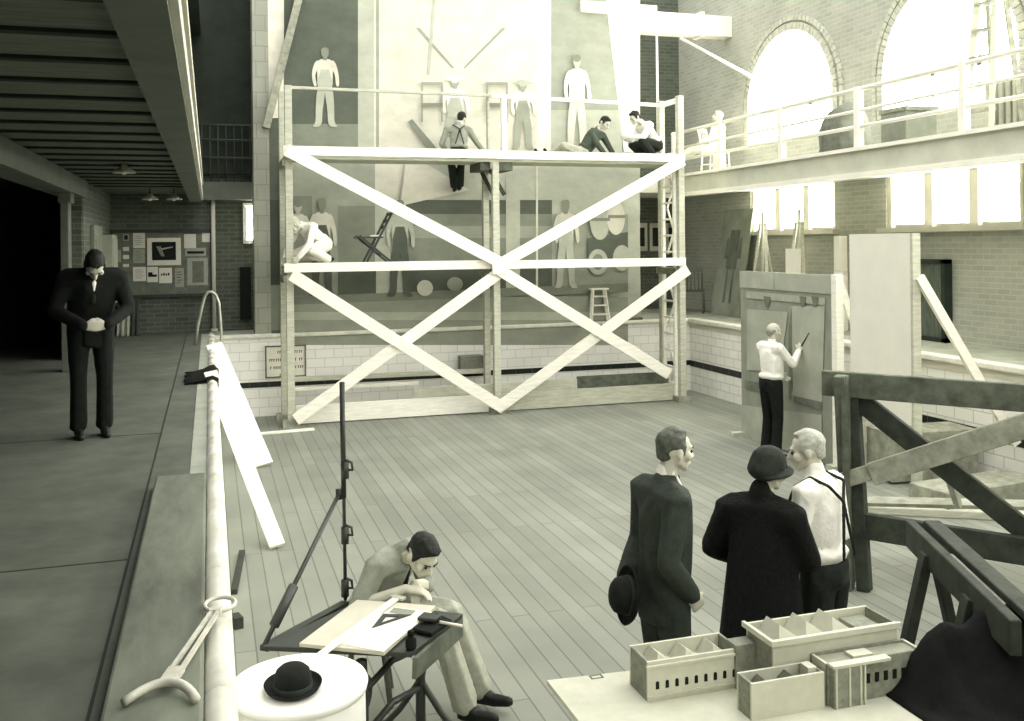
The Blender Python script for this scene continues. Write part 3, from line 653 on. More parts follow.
# ------------------------------------------------------------------ STANDING PANELS
pn = thing('painted_panel', (7.2, 11, 0), 'tall grey underpainted panel the man in white shirt is drawing on', 'panel')
MB().box((7.18, 9.95, .02), (7.24, 12.08, 2.33)).build('panel_board', sketch, pn)
for z0, z1, y0, y1 in ((2.1, 2.33, 9.95, 11.2), (2.1, 2.33, 11.22, 12.08)): MB().box((7.168, y0, z0), (7.182, y1, z1)).build('top_strip', sketch2, pn)
pk = MB()
def onp(u, v): q = P(u, v, X=7.17); return q
pkn = [0]
def patch(pts, mi):
    pkn[0] += 1; pk.prism([onp(u, v) - V((.0012 * pkn[0], 0, 0)) for u, v in pts], (.004, 0, 0), mi)
patch([(746, 291), (825, 298), (825, 305), (746, 298)], 0)
patch([(747, 309), (788, 312), (780, 372), (747, 370)], 1); patch([(791, 306), (825, 306), (822, 402), (791, 395)], 1)
patch([(745, 380), (763, 383), (763, 393), (745, 388)], 2); patch([(789, 330), (792, 306), (793, 390), (789, 400)], 2)
patch([(794, 396), (822, 402), (822, 410), (794, 402)], 2); patch([(742, 405), (822, 415), (822, 460), (742, 438)], 1)
for u in (764, 800, 812): patch([(u, 296), (u + 7, 297), (u + 5, 307), (u + 2, 307)], 2)
pk.build('underpainting', [paperg, sketch2, cork], pn)
MB().beam((7.2, 9.9, 0), (7.2, 9.9, 2.34), .1, .1, (0, 1, 0)).build('end_post', pine, pn)
MB().beam((7.29, 12.03, 0), (7.29, 12.03, 2.3), .08, .08, (0, 1, 0)).build('end_post', pine2, pn)
MB().beam((7.22, 9.9, 2.25), (8.1, 9.75, .02), .04, .09).build('brace', pine, pn)
MB().beam((7.3, 12.0, 2.0), (8.1, 12.0, .02), .04, .09).build('brace', pine, pn)
MB().box((7.05, 9.8, 0), (7.32, 9.95, .06)).box((7.0, 12.0, 0), (7.35, 12.1, .06)).build('foot', pine2, pn)
wb = thing('blank_canvas', (7.25, 9.1, 0), 'tall blank white primed canvas standing behind the dark trestle', 'canvas')
MB().box((7.17, 8.6, .75), (7.22, 9.62, 2.82)).build('panel_board', canvasm, wb)
MB().box((7.175, 8.56, 0), (7.275, 8.62, 2.82)).build('end_post', pine2, wb); MB().box((7.2, 9.5, 0), (7.28, 9.6, 2.7)).build('end_post', pine2, wb)
MB().beam((7.25, 8.55, 2.35), (8.15, 8.45, .9), .05, .1).beam((8.15, 8.45, .9), (8.4, 8.42, .5), .05, .1).build('brace', pine, wb)
MB().beam((7.3, 8.62, .06), (8.2, 8.62, .06), .05, .1).build('base_rail', pine2, wb)
# lumber on the pool floor behind the trestle
for i, (p, q, w, h, lb) in enumerate((((6.9, 8.05, .12), (8.3, 8.2, .12), .5, .24, 'low broad grey crate lying behind the trestle'), ((6.3, 8.3, .04), (8.2, 7.2, .04), .26, .08, 'long wide pale board on the floor behind the trestle'),
                          ((7.3, 9.3, .3), (8.4, 9.2, .3), .5, .55, 'grey box standing against the right pool wall behind the trestle'))):
    tag(MB().beam(p, q, w, h).build(('low_crate', 'floor_board', 'wooden_box')[i], (oldpine, pine2, oldpine)[i], bevel=.01), lb, ('crate', 'board', 'box')[i])
tag(MB().beam(P(944, 462, t=8.0), P(959, 508, t=7.9), .05, .05).build('stick', oldpine), 'short grey stick leaning behind the trestle near the low crate', 'stick')
tag(MB().beam((5.0, 6.95, .56), (6.6, 6.2, .56), .22, .03).build('trestle_shelf_board', oldpine), 'pale board lying along the lower beam of the trestle', 'board')

# ------------------------------------------------------------------ TRESTLE
tr = thing('timber_trestle', (5.2, 6.3, 0), 'large dark rough timber trestle with crossed braces at the right', 'trestle')
tA, tB = V((4.74, 6.687, 0)), V((5.86, 5.19, 0)); td = (tB - tA).normalized(); tn = V((-td.y, td.x, 0))
at = lambda s_, z, o=0: tA + td * s_ + tn * o + V((0, 0, z))
def tt(nm, p, q, w, h, m, up=(0, 0, 1)): return MB().beam(p, q, w, h, up).build(nm, m, tr, bevel=.008)
tt('top_beam', at(-.02, 1.6), at(2.4, 1.6), .07, .2, pineD)
tt('lower_beam', at(.1, .5, -.02), at(2.4, .5, -.02), .07, .2, pineDD)
for s_ in (.15, 2.1):
    tt('leg', at(s_, 0, .1), at(s_, 1.68, -.09 + .0), .09, .09, pineD, td)
    tt('leg', at(s_ + .16, 0, -.35 + .3), at(s_ + .06, 1.5, .03), .11, .1, pineDD, td)
    tt('leg', at(s_ + .06, 0, -.1), at(s_ + .03, 1.68, -.07), .1, .05, pineD, td)
tt('brace', at(.22, 1.5, .05), at(1.95, .25, .05), .06, .16, pineDD)
tt('brace', at(.0, .78, -.08), at(.62, 1.05, -.08), .05, .12, oldpine); tt('brace', at(.38, .93, -.1), at(1.9, 1.62, -.1), .06, .17, oldpine)
sh = thing('sawhorse', (3.5, 4.0, 0), 'dark sawhorse with a slanting leg at the right edge beside the models', 'sawhorse')
s0, s1 = V((3.70, 4.46, 1.12)), V((3.12, 3.14, 1.12)); s2 = (s1 - s0).normalized(); sn = V((-s2.y, s2.x, 0))
MB().beam(s0, s1, .05, .15).build('top_beam', pineDD, sh, bevel=.008)
MB().beam(s0 + s2*.02 + sn*.11 + V((0,0,.06)), s1 + sn*.11 + V((0,0,.06)), .09, .04).build('cap_board', pineDD, sh, bevel=.008)
for s_, a_ in ((.36, 1), (.98, 1), (.36, -1)):
    b_ = s0 + s2 * s_
    MB().beam(b_ - sn*.02*a_ + V((0, 0, 0)), V((b_.x, b_.y, 0)) - sn * .26*a_ - s2*.02, .09, .05, sn).build('leg', pineDD, sh, bevel=.006)
MB().beam(s0 + s2*.4 + V((0, 0, -.45)), s1 - s2*.3 + V((0, 0, -.45)), .04, .1).build('stretcher', pineDD, sh)

# ------------------------------------------------------------------ MODEL TABLE AND BUILDING MODELS
mt = thing('model_table', (2.4, 3.6, 0), 'low plain wooden table under the building models at the bottom edge', 'table')
MB().box((1.50, 2.75, .74), (3.0, 4.02, .78)).build('tabletop', pine2, mt, bevel=.004)
for x in (1.6, 2.92):
    for yy in (2.85, 3.92): MB().box((x - .035, yy - .035, 0), (x + .035, yy + .035, .74)).build('leg', pineD, mt)
b0, b1, b2 = P(548, 682, z=.8), P(640, 668, z=.8), P(725, 668, z=.8)
bb = MB().prism([V((1.42, 4.07, .78)), V((1.42, 2.9, .78)), V((2.98, 2.85, .78)), V((2.98, 3.95, .78))], (0, 0, .02))
tag(bb.build('model_base_board', modelw), 'pale base board carrying the building models', 'board')
pl = MB(); a = P(590, 677, z=.803)
for x0, x1, y0, y1 in ((0, .06, 0, .008), (0, .06, .03, .038), (0, .008, 0, .038), (.052, .06, 0, .038)): pl.box((a.x + x0, a.y + y0 - .02, .8), (a.x + x1, a.y + y1 - .02, .8015))
tag(pl.build('plan_outline', cork), 'small drawn rectangle outline on the base board left of the arched model', 'drawing')
def tent(x, y0, w_, d_, z, h):
    m_ = MB(); a0 = x + w_*.34
    return m_.add([(x, y0, z), (x + w_, y0, z), (x + w_, y0 + d_, z), (x, y0 + d_, z), (a0, y0 + d_*.42, z + h), (a0, y0 + d_*.97, z + h)],
        [(0, 1, 4), (1, 2, 5, 4), (2, 3, 5), (3, 0, 4, 5), (3, 2, 1, 0)])
def walled(name, label, x0, x1, y0, y1, z0, z1, wall, roofm, zr, th=.012, gables=0, axis='x', par=.0):
    t = thing(name, ((x0+x1)/2, (y0+y1)/2, z0), label, 'model')
    MB().box((x0, y0, z0), (x1, y0 + th, z1)).build('front_wall', wall[0], t)
    MB().box((x0, y1 - th, z0), (x1, y1, z1)).build('back_wall', wall[1], t)
    MB().box((x0, y0 + th, z0), (x0 + th, y1 - th, z1)).build('end_wall', wall[2], t)
    MB().box((x1 - th, y0 + th, z0), (x1, y1 - th, z1)).build('end_wall', wall[2], t)
    MB().box((x0 + th, y0 + th, z0), (x1 - th, y1 - th, zr)).build('roof', roofm, t)
    return t
# the front-left model with the row of arched openings
mA = walled('arcade_model', 'long cream building model with a row of small arches, open top', 1.755, 2.20, 3.735, 3.92, .8, .97, (modelw, modelw, modelb), modelw, .905)
MB().box((1.748, 3.724, .945), (2.207, 3.737, .955)).box((1.752, 3.728, .82), (2.204, 3.736, .828)).build('cornice', modelw, mA)
for i in range(9):
    x = 1.80 + i * .046
    pts = [(x - .008, .85), (x + .008, .85)] + [(x + .008 * math.cos(t*.5236), .876 + .008 * math.sin(t*.5236)) for t in range(7)]
    MB().prism([V((px_, 3.7335, pz_)) for px_, pz_ in pts], (0, .003, 0)).build('arch_opening', black, mA.children[0])
for i in range(3):
    x = 1.80 + i * .135
    tent(x, 3.75, .125, .155, .905, .062).build('skylight', modelsk, mA)
# big model with three gabled skylights
mB_ = walled('gallery_model', 'largest building model with three gabled skylights, at the centre back of the models', 2.27, 2.90, 3.585, 3.80, .8, 1.05, (modelw, modelw, modelb), modelw, 1.0)
MB().box((2.255, 3.586, 1.03), (2.27, 3.815, 1.053)).box((2.255, 3.57, 1.03), (2.91, 3.5845, 1.053)).build('cornice', modelw, mB_)
for i in range(3):
    x = 2.31 + i * .135
    tent(x, 3.602, .15, .185, 1.0, .075).build('skylight', modelsk, mB_)
MB().box((2.74, 3.61, 1.0), (2.86, 3.78, 1.02)).build('flat_roof', modelb, mB_)
MB().box((2.17, 3.72, .8), (2.27, 3.80, .99)).build('side_block', modelb, mB_)
# low wing in front
mD = walled('wing_model', 'low grey-roofed wing model in front of the largest model', 2.45, 2.93, 3.462, 3.583, .8, .975, (modelb, modelb, modelw), modelg, .965)
MB().box((2.46, 3.43, .8), (2.60, 3.462, .97)).build('porch', modelb, mD); MB().box((2.455, 3.425, .968), (2.74, 3.466, .98)).build('cornice', modelw, mD)
for x in (2.47, 2.535, 2.59, 2.61): MB().box((x - .004, 3.425, .8), (x + .004, 3.432, .965)).build('pilaster', modelw, mD)
for i in range(6): MB().box((2.64 + i*.045, 3.459, .87), (2.66 + i*.045, 3.4625, .91)).build('window', black, mD.children[0])
MB().prism([V((2.6, 3.49, .966)), V((2.7, 3.49, .966)), V((2.7, 3.55, .966)), V((2.6, 3.55, .966))], (0, 0, .012)).build('roof_hatch', modelw, mD)
mC = walled('court_model', 'small open-topped building model with dark inner roofs at the front', 2.085, 2.43, 3.455, 3.57, .8, .95, (modelw, modelw, modelb), modelb, .885)
for i in range(2):
    x = 2.11 + i * .13
    MB().prism([V((x, 3.473, .885)), V((x + .125, 3.473, .885)), V((x + .06, 3.473, .94))], (0, .08, 0)).build('inner_roof', pineD, mC)
MB().box((2.37, 3.48, .885), (2.41, 3.54, .965)).build('turret', modelw, mC)
# black cloth thrown over the right end of the table
cl = MB(); n = 30; vs = []
def chh(x, yy):
    g_ = lambda cx_, cy_, sx_, sy_: math.exp(-((x - cx_)/sx_)**2 - ((yy - cy_)/sy_)**2)
    h = 1.1*g_(3.38, 3.3, .25, .36) + .72*g_(2.98, 3.43, .2, .12) + .16 * noise.noise(V((x*7, yy*7, 0))) + .08 * noise.noise(V((x*16, yy*16, 3)))
    return max(.0, h)
for i in range(n + 1):
    for j in range(n + 1):
        x, yy = 2.74 + .96 * i / n, 2.7 + .88 * j / n
        e = min(i, n - i, j, n - j) / n
        base = .81 if x < 3.02 else max(.06, .81 - (x - 3.02) * 2.4)
        hump = chh(x, yy) * min(1, e * 7)
        vs.append((x, yy, base if hump < .06 else max(base, .80 + hump * .36 - max(0, .2 - hump) * 2 * (.81 - base))))
cl.add(vs, [(i*(n+1)+j, (i+1)*(n+1)+j, (i+1)*(n+1)+j+1, i*(n+1)+j+1) for i in range(n) for j in range(n)], 0, True)
o = tag(cl.build('draped_cloth', clothm), 'black cloth thrown over the right end of the building models at the bottom right corner', 'cloth'); md = o.modifiers.new('thick', 'SOLIDIFY'); md.thickness = .01

# ------------------------------------------------------------------ RIGHT DECK
cv = thing('tall_canvas', (9.3, 16.1, D), 'tall dim grey canvas leaning on the right brick wall near the corner', 'canvas')
MB().prism([V((9.4, 15.9, D)), V((9.4, 16.95, D)), V((9.74, 16.95, D + 2.05)), V((9.74, 15.9, D + 2.05))], (.03, 0, 0)).build('painted_face', mat('dim_underpaint', (140, 144, 127), .9, .2, 2), cv)
ck = MB()
lean = lambda yy, z: V((9.395 + .34 * (z - D) / 2.05, yy + .5, z))
for y0, y1, z0, z1 in ((15.72, 16.1, D + .9, D + 1.65), (15.76, 15.84, D + .25, D + .9), (15.98, 16.06, D + .25, D + .9), (15.6, 15.72, D + 1.1, D + 1.5), (16.1, 16.2, D + 1.1, D + 1.5)):
    ck.prism([lean(y0, z0), lean(y1, z0), lean(y1 - .03, z1), lean(y0 + .03, z1)], (-.006, 0, 0))
ck.build('dark_patches', mat('dim_dark', (104, 110, 95), .9, .2, 3), cv)
def chair(name, loc, rot, label, m, h=.9, seatm=None, kind='slat', group=None):
    c = thing(name, loc, label, 'chair', group); R_ = Matrix.Rotation(rot, 3, 'Z'); L = V(loc)
    w = lambda x, y, z: L + R_ @ V((x, y, z))
    MB().prism([w(-.21, -.2, .43), w(.21, -.2, .43), w(.19, .2, .43), w(-.19, .2, .43)], (0, 0, .03)).build('seat', seatm or m, c, bevel=.008)
    for x, y, bx_ in ((-.19, -.18, 0), (.19, -.18, 0), (-.18, .18, 1), (.18, .18, 1)): MB().tube([w(x*1.1, y*1.15, 0), w(x, y, .43)], .018, 8).build('leg', m, c)
    for x in (-.18, .18): MB().tube([w(x, .18, .43), w(x*1.02, .27, h)], .017, 8).build('back_post', m, c)
    MB().beam(w(-.2, .27, h - .03), w(.2, .27, h - .03), .025, .08, R_ @ V((0, .1, 1))).build('top_rail', m, c)
    for k_ in range(4): MB().tube([w(-.11 + k_*.073, .185, .45), w(-.11 + k_*.073, .265, h - .05)], .009, 6).build('spindle', m, c)
    MB().tube([w(-.2, -.19, .2), w(-.2, .19, .2)], .011, 6).tube([w(.2, -.19, .2), w(.2, .19, .2)], .011, 6).build('stretcher', m, c)
    return c
wood = mat('chair_wood', (104, 108, 92), .6, .15, 10)
chair('spindle_chair', (9.3, 17.45, D), 2.6, 'dim wooden spindle-back chair by the right brick wall behind the scaffold', wood)
for i, u in enumerate((641, 656, 672, 693)):
    p = P(u, 237, Y=18.9); t = thing('framed_picture', (p.x, 18.93, p.z - .3), ('leftmost small framed picture on the back wall, right of the mural', 'second small framed picture on the back wall from the mural', 'third small framed picture on the back wall, seen through the ladder', 'rightmost small framed picture on the back wall, right of the ladder')[i], 'picture', 'small framed pictures on the back wall')
    p.x = min(p.x, 9.65); t.location.x = p.x
    MB().box((p.x - .15, 18.9, p.z - .3), (p.x + .15, 18.95, p.z + .3)).build('frame', plaster if i < 3 else oldpine, t); MB().box((p.x - .08, 18.885, p.z - .2), (p.x + .08, 18.9, p.z + .2)).build('print', darkpaint, t)
# easels in front of the windows
def easel(loc, label, m, panel=None):
    e = thing('easel', loc, label, 'easel', 'easels under the windows'); L = V(loc)
    for s_ in (-1, 1): MB().beam(L + V((-.12, s_*.3, 0)), L + V((0, s_*.08, 1.75)), .05, .04).build('leg', m, e)
    MB().beam(L + V((.34, .05, 0)), L + V((.02, .0, 1.6)), .05, .04).build('leg', m, e)
    MB().beam(L + V((-.1, -.36, .62)), L + V((-.1, .36, .62)), .07, .05).build('ledge', m, e)
    MB().beam(L + V((-.03, 0, .5)), L + V((.0, 0, 1.95)), .05, .03, (1, 0, 0)).build('mast', m, e)
    if panel: MB().box(L + V((-.14, -panel, .66)), L + V((-.11, panel, 1.3))).build('canvas', canvasm, e)
easel((9.35, 14.95, D), 'pale empty easel under the right windows, behind the grey panel\'s left half', pine2)
easel((9.35, 13.85, D), 'easel with a small white canvas under the right windows', pine2, .2)
tag(MB().box((9.5, 12.95, D), (9.62, 13.15, D + .95)).box((9.48, 12.98, D + .95), (9.64, 13.12, D + 1.5)).build('white_box_stand', plaster_w, bevel=.01), 'narrow white upright stand under the right windows beside the easels', 'stand')
tag(MB().box((9.2, 15.15, D), (9.5, 15.4, D + .08)).build('dark_box', black, bevel=.006), 'small flat black box on the right deck by the tall canvas', 'box')
fp = thing('dark_framed_panel', (9.75, 11.3, D), 'tall narrow dark framed panel leaning on the right wall beside the white panel', 'panel')
MB().box((9.7, 10.95, D + .05), (9.79, 11.6, D + 1.1)).build('face', mat('green_dark', (96, 104, 88), .8, .3, 6, 0, (1, 6, 1)), fp)
fr = MB()
for a_, b_ in (((9.66, 10.9, D), (9.79, 10.97, D + 1.15)), ((9.66, 11.58, D), (9.79, 11.65, D + 1.15)), ((9.66, 10.9, D + 1.09), (9.79, 11.65, D + 1.15)), ((9.66, 10.9, D), (9.79, 11.65, D + .06))): fr.box(a_, b_)
fr.build('frame', darkpaint, fp)
# ------------------------------------------------------------------ BALCONY FURNITURE
chair('balcony_chair', (9.15, 16.25, BZ), .64, 'white chair on the balcony under the seated person in white', plaster_w, .9)
o = MB()
o.lathe([(.001, .78), (.12, .76), (.25, .66), (.32, .5), (.36, .3), (.38, .1), (.39, .0), (.001, 0)], (9.05, 12.2, BZ), 22)
for i, p in enumerate(o.v): p += (p - V((9.05, 12.2, p.z))) * (.22 * noise.noise(p * 4)) + V((0, 0, .08 * noise.noise(p * 3 + V((5, 5, 5))) if p.z > BZ + .05 else 0))
tag(o.build('cloth_bundle', mat('grey_cloth', (104, 106, 92), .95, .25, 8, .4)), 'dark rounded cloth bundle on the balcony floor under the left arched window', 'bundle')
tag(MB().box((8.8, 10.6, BZ), (9.3, 11.1, BZ + .5)).box((8.78, 10.58, BZ + .46), (9.32, 11.12, BZ + .52)).build('balcony_crate', mat('grey_crate', (120, 122, 106), .8, .15), bevel=.008), 'dark square crate on the balcony between the two arched windows', 'crate')
rd = thing('radiator', (9.62, 9.4, BZ), 'grey column radiator on the balcony under the right arched window', 'radiator')
for i in range(14): MB().box((9.52, 8.5 + i*.11, BZ + .08), (9.72, 8.57 + i*.11, BZ + .78)).build('column', mat('radiator_paint', (178, 176, 156), .5, .1), rd, bevel=.02)
MB().box((9.56, 8.48, BZ), (9.68, 8.58, BZ + .1)).box((9.56, 9.92, BZ), (9.68, 10.02, BZ + .1)).build('foot', plaster, rd)
sl = thing('stepladder', (9.2, 9.55, BZ), 'tall grey stepladder on the balcony before the right arched window', 'stepladder')
for yy in (9.3, 9.75):
    MB().beam((8.95, yy, BZ), (9.15, 9.52 + (yy - 9.52)*.5, BZ + 2.3), .05, .07).build('leg', pine2, sl); MB().beam((9.45, yy, BZ), (9.2, 9.52 + (yy - 9.52)*.5, BZ + 2.25), .04, .06).build('leg', oldpine, sl)
for i in range(6): MB().box((8.93 + i*.03, 9.32 + i*.02, BZ + .3 + i*.33), (9.05 + i*.03, 9.73 - i*.02, BZ + .33 + i*.33)).build('step', oldpine, sl)
MB().box((9.05, 9.35, BZ + 2.28), (9.3, 9.7, BZ + 2.32)).build('top', pine2, sl)
tag(MB().box((8.45, 14.9, 3.95), (8.6, 15.12, 4.3)).build('white_bucket_box', plaster_w, bevel=.02), 'small white box on the balcony edge beside the seated person\'s feet', 'box')
# folding chair on the lower scaffold deck
fc = thing('folding_chair', (2.45, 15.35, 2.455), 'dark folding chair with white seat standing on the lower scaffold deck', 'chair')
L = V((2.45, 15.35, 2.455))
for s_ in (-.2, .2):
    MB().beam(L + V((.33, s_, 0)), L + V((-.2, s_, .45)), .025, .035).build('leg', metalD, fc)
    MB().beam(L + V((-.1, s_*.9, 0)), L + V((.33, s_*.9, .82)), .025, .035).build('back_leg', metalD, fc)
MB().beam(L + V((-.24, 0, .42)), L + V((.18, 0, .42)), .4, .025).build('seat', metalD, fc); MB().beam(L + V((-.02, 0, .44)), L + V((.17, 0, .445)), .34, .03).build('seat_pad', plaster_w, [c_ for c_ in fc.children if c_.name.startswith('seat')][0])
for z in (.58, .68, .79): MB().beam(L + V((.2 + (z - .58)*.52, -.19, z)), L + V((.2 + (z - .58)*.52, .19, z)), .02, .05).build('back_slat', metalD, fc)
MB().beam(L + V((.15, -.2, .15)), L + V((.15, .2, .15)), .02, .03).build('stretcher', metalD, fc)

# ------------------------------------------------------------------ FIGURES
def ico(sub=2, _c={}):
    if sub not in _c:
        bm = bmesh.new(); bmesh.ops.create_icosphere(bm, subdivisions=sub, radius=1); _c[sub] = [v.co.copy() for v in bm.verts]; bm.free()
    return _c[sub]
DG = lambda: bpy.context.evaluated_depsgraph_get()
I3 = Matrix.Identity(3)
class Fig:
    """a posed person: hulls between joints, fused into one continuous surface per piece"""
    def __init__(s, loc, head, scale=1.0, voxel=.011):
        s.o = V(loc); f = V((head[0], head[1], 0)).normalized(); s.f = f; s.r = V((f.y, -f.x, 0)); s.k = scale; s.vx = voxel; s.parts = {}
    def W(s, p): return s.o + (s.r * p[0] + s.f * p[1] + V((0, 0, 1)) * p[2]) * s.k
    def bm(s, part): return s.parts.setdefault(part, bmesh.new())
    def hull(s, part, ells, sub=1):
        bm = s.bm(part); vs = []
        for c, r, R in ells:
            r = (r, r, r) if not isinstance(r, (tuple, list)) else r
            for q in ico(sub): vs.append(bm.verts.new(c + R @ V((q.x*r[0]*s.k, q.y*r[1]*s.k, q.z*r[2]*s.k))))
        g = bmesh.ops.convex_hull(bm, input=vs)
        dead = list({v for k_ in ('geom_interior', 'geom_unused') for v in g[k_] if isinstance(v, bmesh.types.BMVert) and v.is_valid})
        if dead: bmesh.ops.delete(bm, geom=dead, context='VERTS')
    def cap(s, part, a, ra, b, rb): s.hull(part, [(a, ra, I3), (b, rb, I3)])
    def chain(s, part, pts, rs):
        for i in range(len(pts) - 1): s.cap(part, pts[i], rs[i], pts[i+1], rs[i+1])
    def ell(s, part, c, r, R=I3, sub=2): s.hull(part, [(c, r, R)], sub)
    def mesh(s, part, name, m, parent=None, voxel=None, smooth=4, subdiv=0):
        me = bpy.data.meshes.new(name); s.parts[part].to_mesh(me); s.parts[part].free()
        org = V(s.o)
        me.transform(Matrix.Translation(-org))
        t = bpy.data.objects.new('tmp', me); COL.objects.link(t)
        r = t.modifiers.new('r', 'REMESH'); r.mode = 'VOXEL'; r.voxel_size = (voxel or s.vx); r.use_smooth_shade = True
        q = t.modifiers.new('s', 'SMOOTH'); q.iterations = smooth; q.factor = .5
        bpy.context.view_layer.update()
        me2 = bpy.data.meshes.new_from_object(t.evaluated_get(DG())); me2.name = name
        bpy.data.objects.remove(t); me2.materials.clear(); me2.materials.append(m)
        for p in me2.polygons: p.use_smooth = True
        o = bpy.data.objects.new(name, me2); COL.objects.link(o)
        if parent: o.parent = parent
        else: o.location = org
        return o

DEF = dict(pelvis=(0, 0, .95), neck=(0, .0, 1.505), head=(0, .03, 1.635), shL=(-.18, 0, 1.425), shR=(.18, 0, 1.425),
           elL=(-.235, -.03, 1.14), elR=(.235, -.03, 1.14), wrL=(-.22, .08, .9), wrR=(.22, .08, .9),
           hipL=(-.09, 0, .92), hipR=(.09, 0, .92), knL=(-.1, .03, .5), knR=(.1, .03, .5), anL=(-.1, -.01, .09), anR=(.1, -.01, .09))
def person(loc, heading, label, J=None, scale=1.0, look=None, lookup=None, hands=None, top='shirt', topm=white, legm=trous, hair=hairD, hairstyle='short', voxel=.011, braces=False, tie=False, sleeves='long', coat=0, shoes=True, footdir=None, curl=.9, brows=True, wide=1.0, gname=None):
    F = Fig(loc, heading, scale, voxel); j = dict(DEF); j.update(J or {})
    w = {k_: F.W(p) for k_, p in j.items()}; k = scale
    up = (w['neck'] - w['pelvis']).normalized(); rt_ = (w['shR'] - w['shL']).normalized()
    fw = up.cross(rt_).normalized(); rt_ = fw.cross(up).normalized()
    T = Matrix((rt_, fw, up)).transposed()
    hipv = (w['hipR'] - w['hipL']).normalized(); TP = T
    mid = w['pelvis'].lerp(w['neck'], .34); ch = w['pelvis'].lerp(w['neck'], .70); shm = (w['shL'] + w['shR']) / 2
    def torso(part, e, belly=0, low=True):
        W_ = wide
        pe = (w['pelvis'], (.155*W_+e, .11*W_+e, .11+e), TP); mi = (mid + fw*.012*k, (.14*W_+e+belly, .1*W_+e+belly, .1+e), T)
        cc = (ch, (.165*W_+e, .112*W_+e, .13+e), T)
        if low: F.hull(part, [pe, mi])
        F.hull(part, [mi, cc])
        F.hull(part, [(ch + up*.06*k, (.15*W_+e, .1+e, .09+e), T), (w['shL'], .062+e, I3), (w['shR'], .062+e, I3)])
        F.hull(part, [(shm + up*.0*k, (.13, .075+e*.5, .06+e*.5), T), (w['neck'] - up*.01*k, .058+e*.4, I3)])
    def arm(part, s_, e, full=True, cut=.35):
        a, b, c = w['sh'+s_], w['el'+s_], w['wr'+s_]
        F.chain(part, [a, a.lerp(b, .5), b], [.056+e, .047+e, .04+e])
        if full: F.chain(part, [b, b.lerp(c, .4), c], [.04+e, .039+e, .029+e])
        elif cut: F.chain(part, [b, b.lerp(c, cut)], [.042+e, .042+e])
    def leg(part, s_, e, low=.95, cuff=0):
        a, b, c = w['hip'+s_], w['kn'+s_], w['an'+s_]
        F.chain(part, [a, a.lerp(b, .45), b], [.092+e, .078+e, .057+e])
        d = b.lerp(c, low); F.chain(part, [b, b.lerp(c, .35), d], [.057+e, .056+e, .04+e+cuff])
    # ---- body: one continuous surface
    torso('b', 0)
    for s_ in 'LR':
        arm('b', s_, 0); leg('b', s_, 0)
        a, c = w['kn'+s_], w['an'+s_]; fd = V(footdir) if footdir else F.f
        sh_ = (c - a).normalized(); fd = (fd - sh_ * fd.dot(sh_) * .6).normalized()
        F.chain('b', [c - fd*.03*k + sh_*.03*k, c + fd*.1*k + sh_*.045*k, c + fd*.16*k + sh_*.05*k], [.027, .025, .018])
        if shoes:
            p = 'shoe'+s_
            F.hull(p, [(c - fd*.045*k + sh_*.05*k, .036, I3), (c + fd*.07*k + sh_*.055*k, .04, I3), (c - fd*.01*k, .046, I3)]); F.hull(p, [(c + fd*.06*k + sh_*.055*k, .042, I3), (c + fd*.175*k + sh_*.06*k, .032, I3)])
    # ---- head frame
    lk = (F.r*look[0] + F.f*look[1] + V((0, 0, look[2]))) if look else fw
    lk = lk.normalized(); hu = (w['head'] - w['neck']).normalized() if lookup is None else (F.r*lookup[0] + F.f*lookup[1] + V((0, 0, lookup[2]))).normalized()
    hu = (hu - lk * hu.dot(lk)).normalized(); hr = lk.cross(hu).normalized(); H = Matrix((hr, lk, hu)).transposed(); hc = w['head']
    hp = lambda x, y, z: hc + (hr*x + lk*y + hu*z) * k
    F.chain('b', [w['neck'] - up*.03*k, w['neck'].lerp(hp(0, -.02, -.05), .6), hp(0, -.02, -.04)], [.06, .054, .055])
    F.ell('b', hp(0, -.012, .028), (.075, .096, .088), H)
    F.hull('b', [(hp(0, .03, .03), (.064, .058, .05), H), (hp(0, .035, -.055), (.05, .042, .04), H), (hp(0, .066, -.092), (.024, .02, .018), H)])
    F.hull('b', [(hp(-.045, -.0, -.05), .022, I3), (hp(.045, .0, -.05), .022, I3), (hp(0, .06, -.088), (.03, .022, .018), H)])
    F.cap('b', hp(-.034, .075, .026), .015, hp(.034, .075, .026), .015)
    F.hull('b', [(hp(0, .09, .012), .009, I3), (hp(0, .115, -.026), .013, I3), (hp(-.014, .095, -.032), .009, I3), (hp(.014, .095, -.032), .009, I3)])
    F.cap('b', hp(-.018, .086, -.058), .0095, hp(.018, .086, -.058), .0095)
    for s_ in (-1, 1):
        F.ell('b', hp(s_*.047, .058, -.02), (.024, .024, .024), H)
        F.ell('b', hp(s_*.08, -.012, -.008), (.011, .02, .034), H)
    # ---- hands
    for s_, sg_ in (('L', -1), ('R', 1)):
        hd = (hands or {}).get(s_); el, wr = w['el'+s_], w['wr'+s_]
        d = (F.r*hd[0][0] + F.f*hd[0][1] + V((0, 0, hd[0][2]))).normalized() if hd else (wr - el).normalized()
        pn_ = (F.r*hd[1][0] + F.f*hd[1][1] + V((0, 0, hd[1][2]))) if hd else rt_ * -sg_       # palm faces this way
        cu = hd[2] if hd and len(hd) > 2 else .6
        pn_ = (pn_ - d*pn_.dot(d)).normalized(); sd_ = d.cross(pn_).normalized() * (1 if s_ == 'R' else -1)   # towards the little finger / thumb axis
        F.hull('b', [(wr, .027, I3), (wr + (d*.03 + sd_*.02)*k, .018, I3), (wr + (d*.085 + sd_*.032)*k, .0135, I3), (wr + (d*.088 - sd_*.032)*k, .0125, I3), (wr + (d*.03 - sd_*.022)*k, .018, I3)])
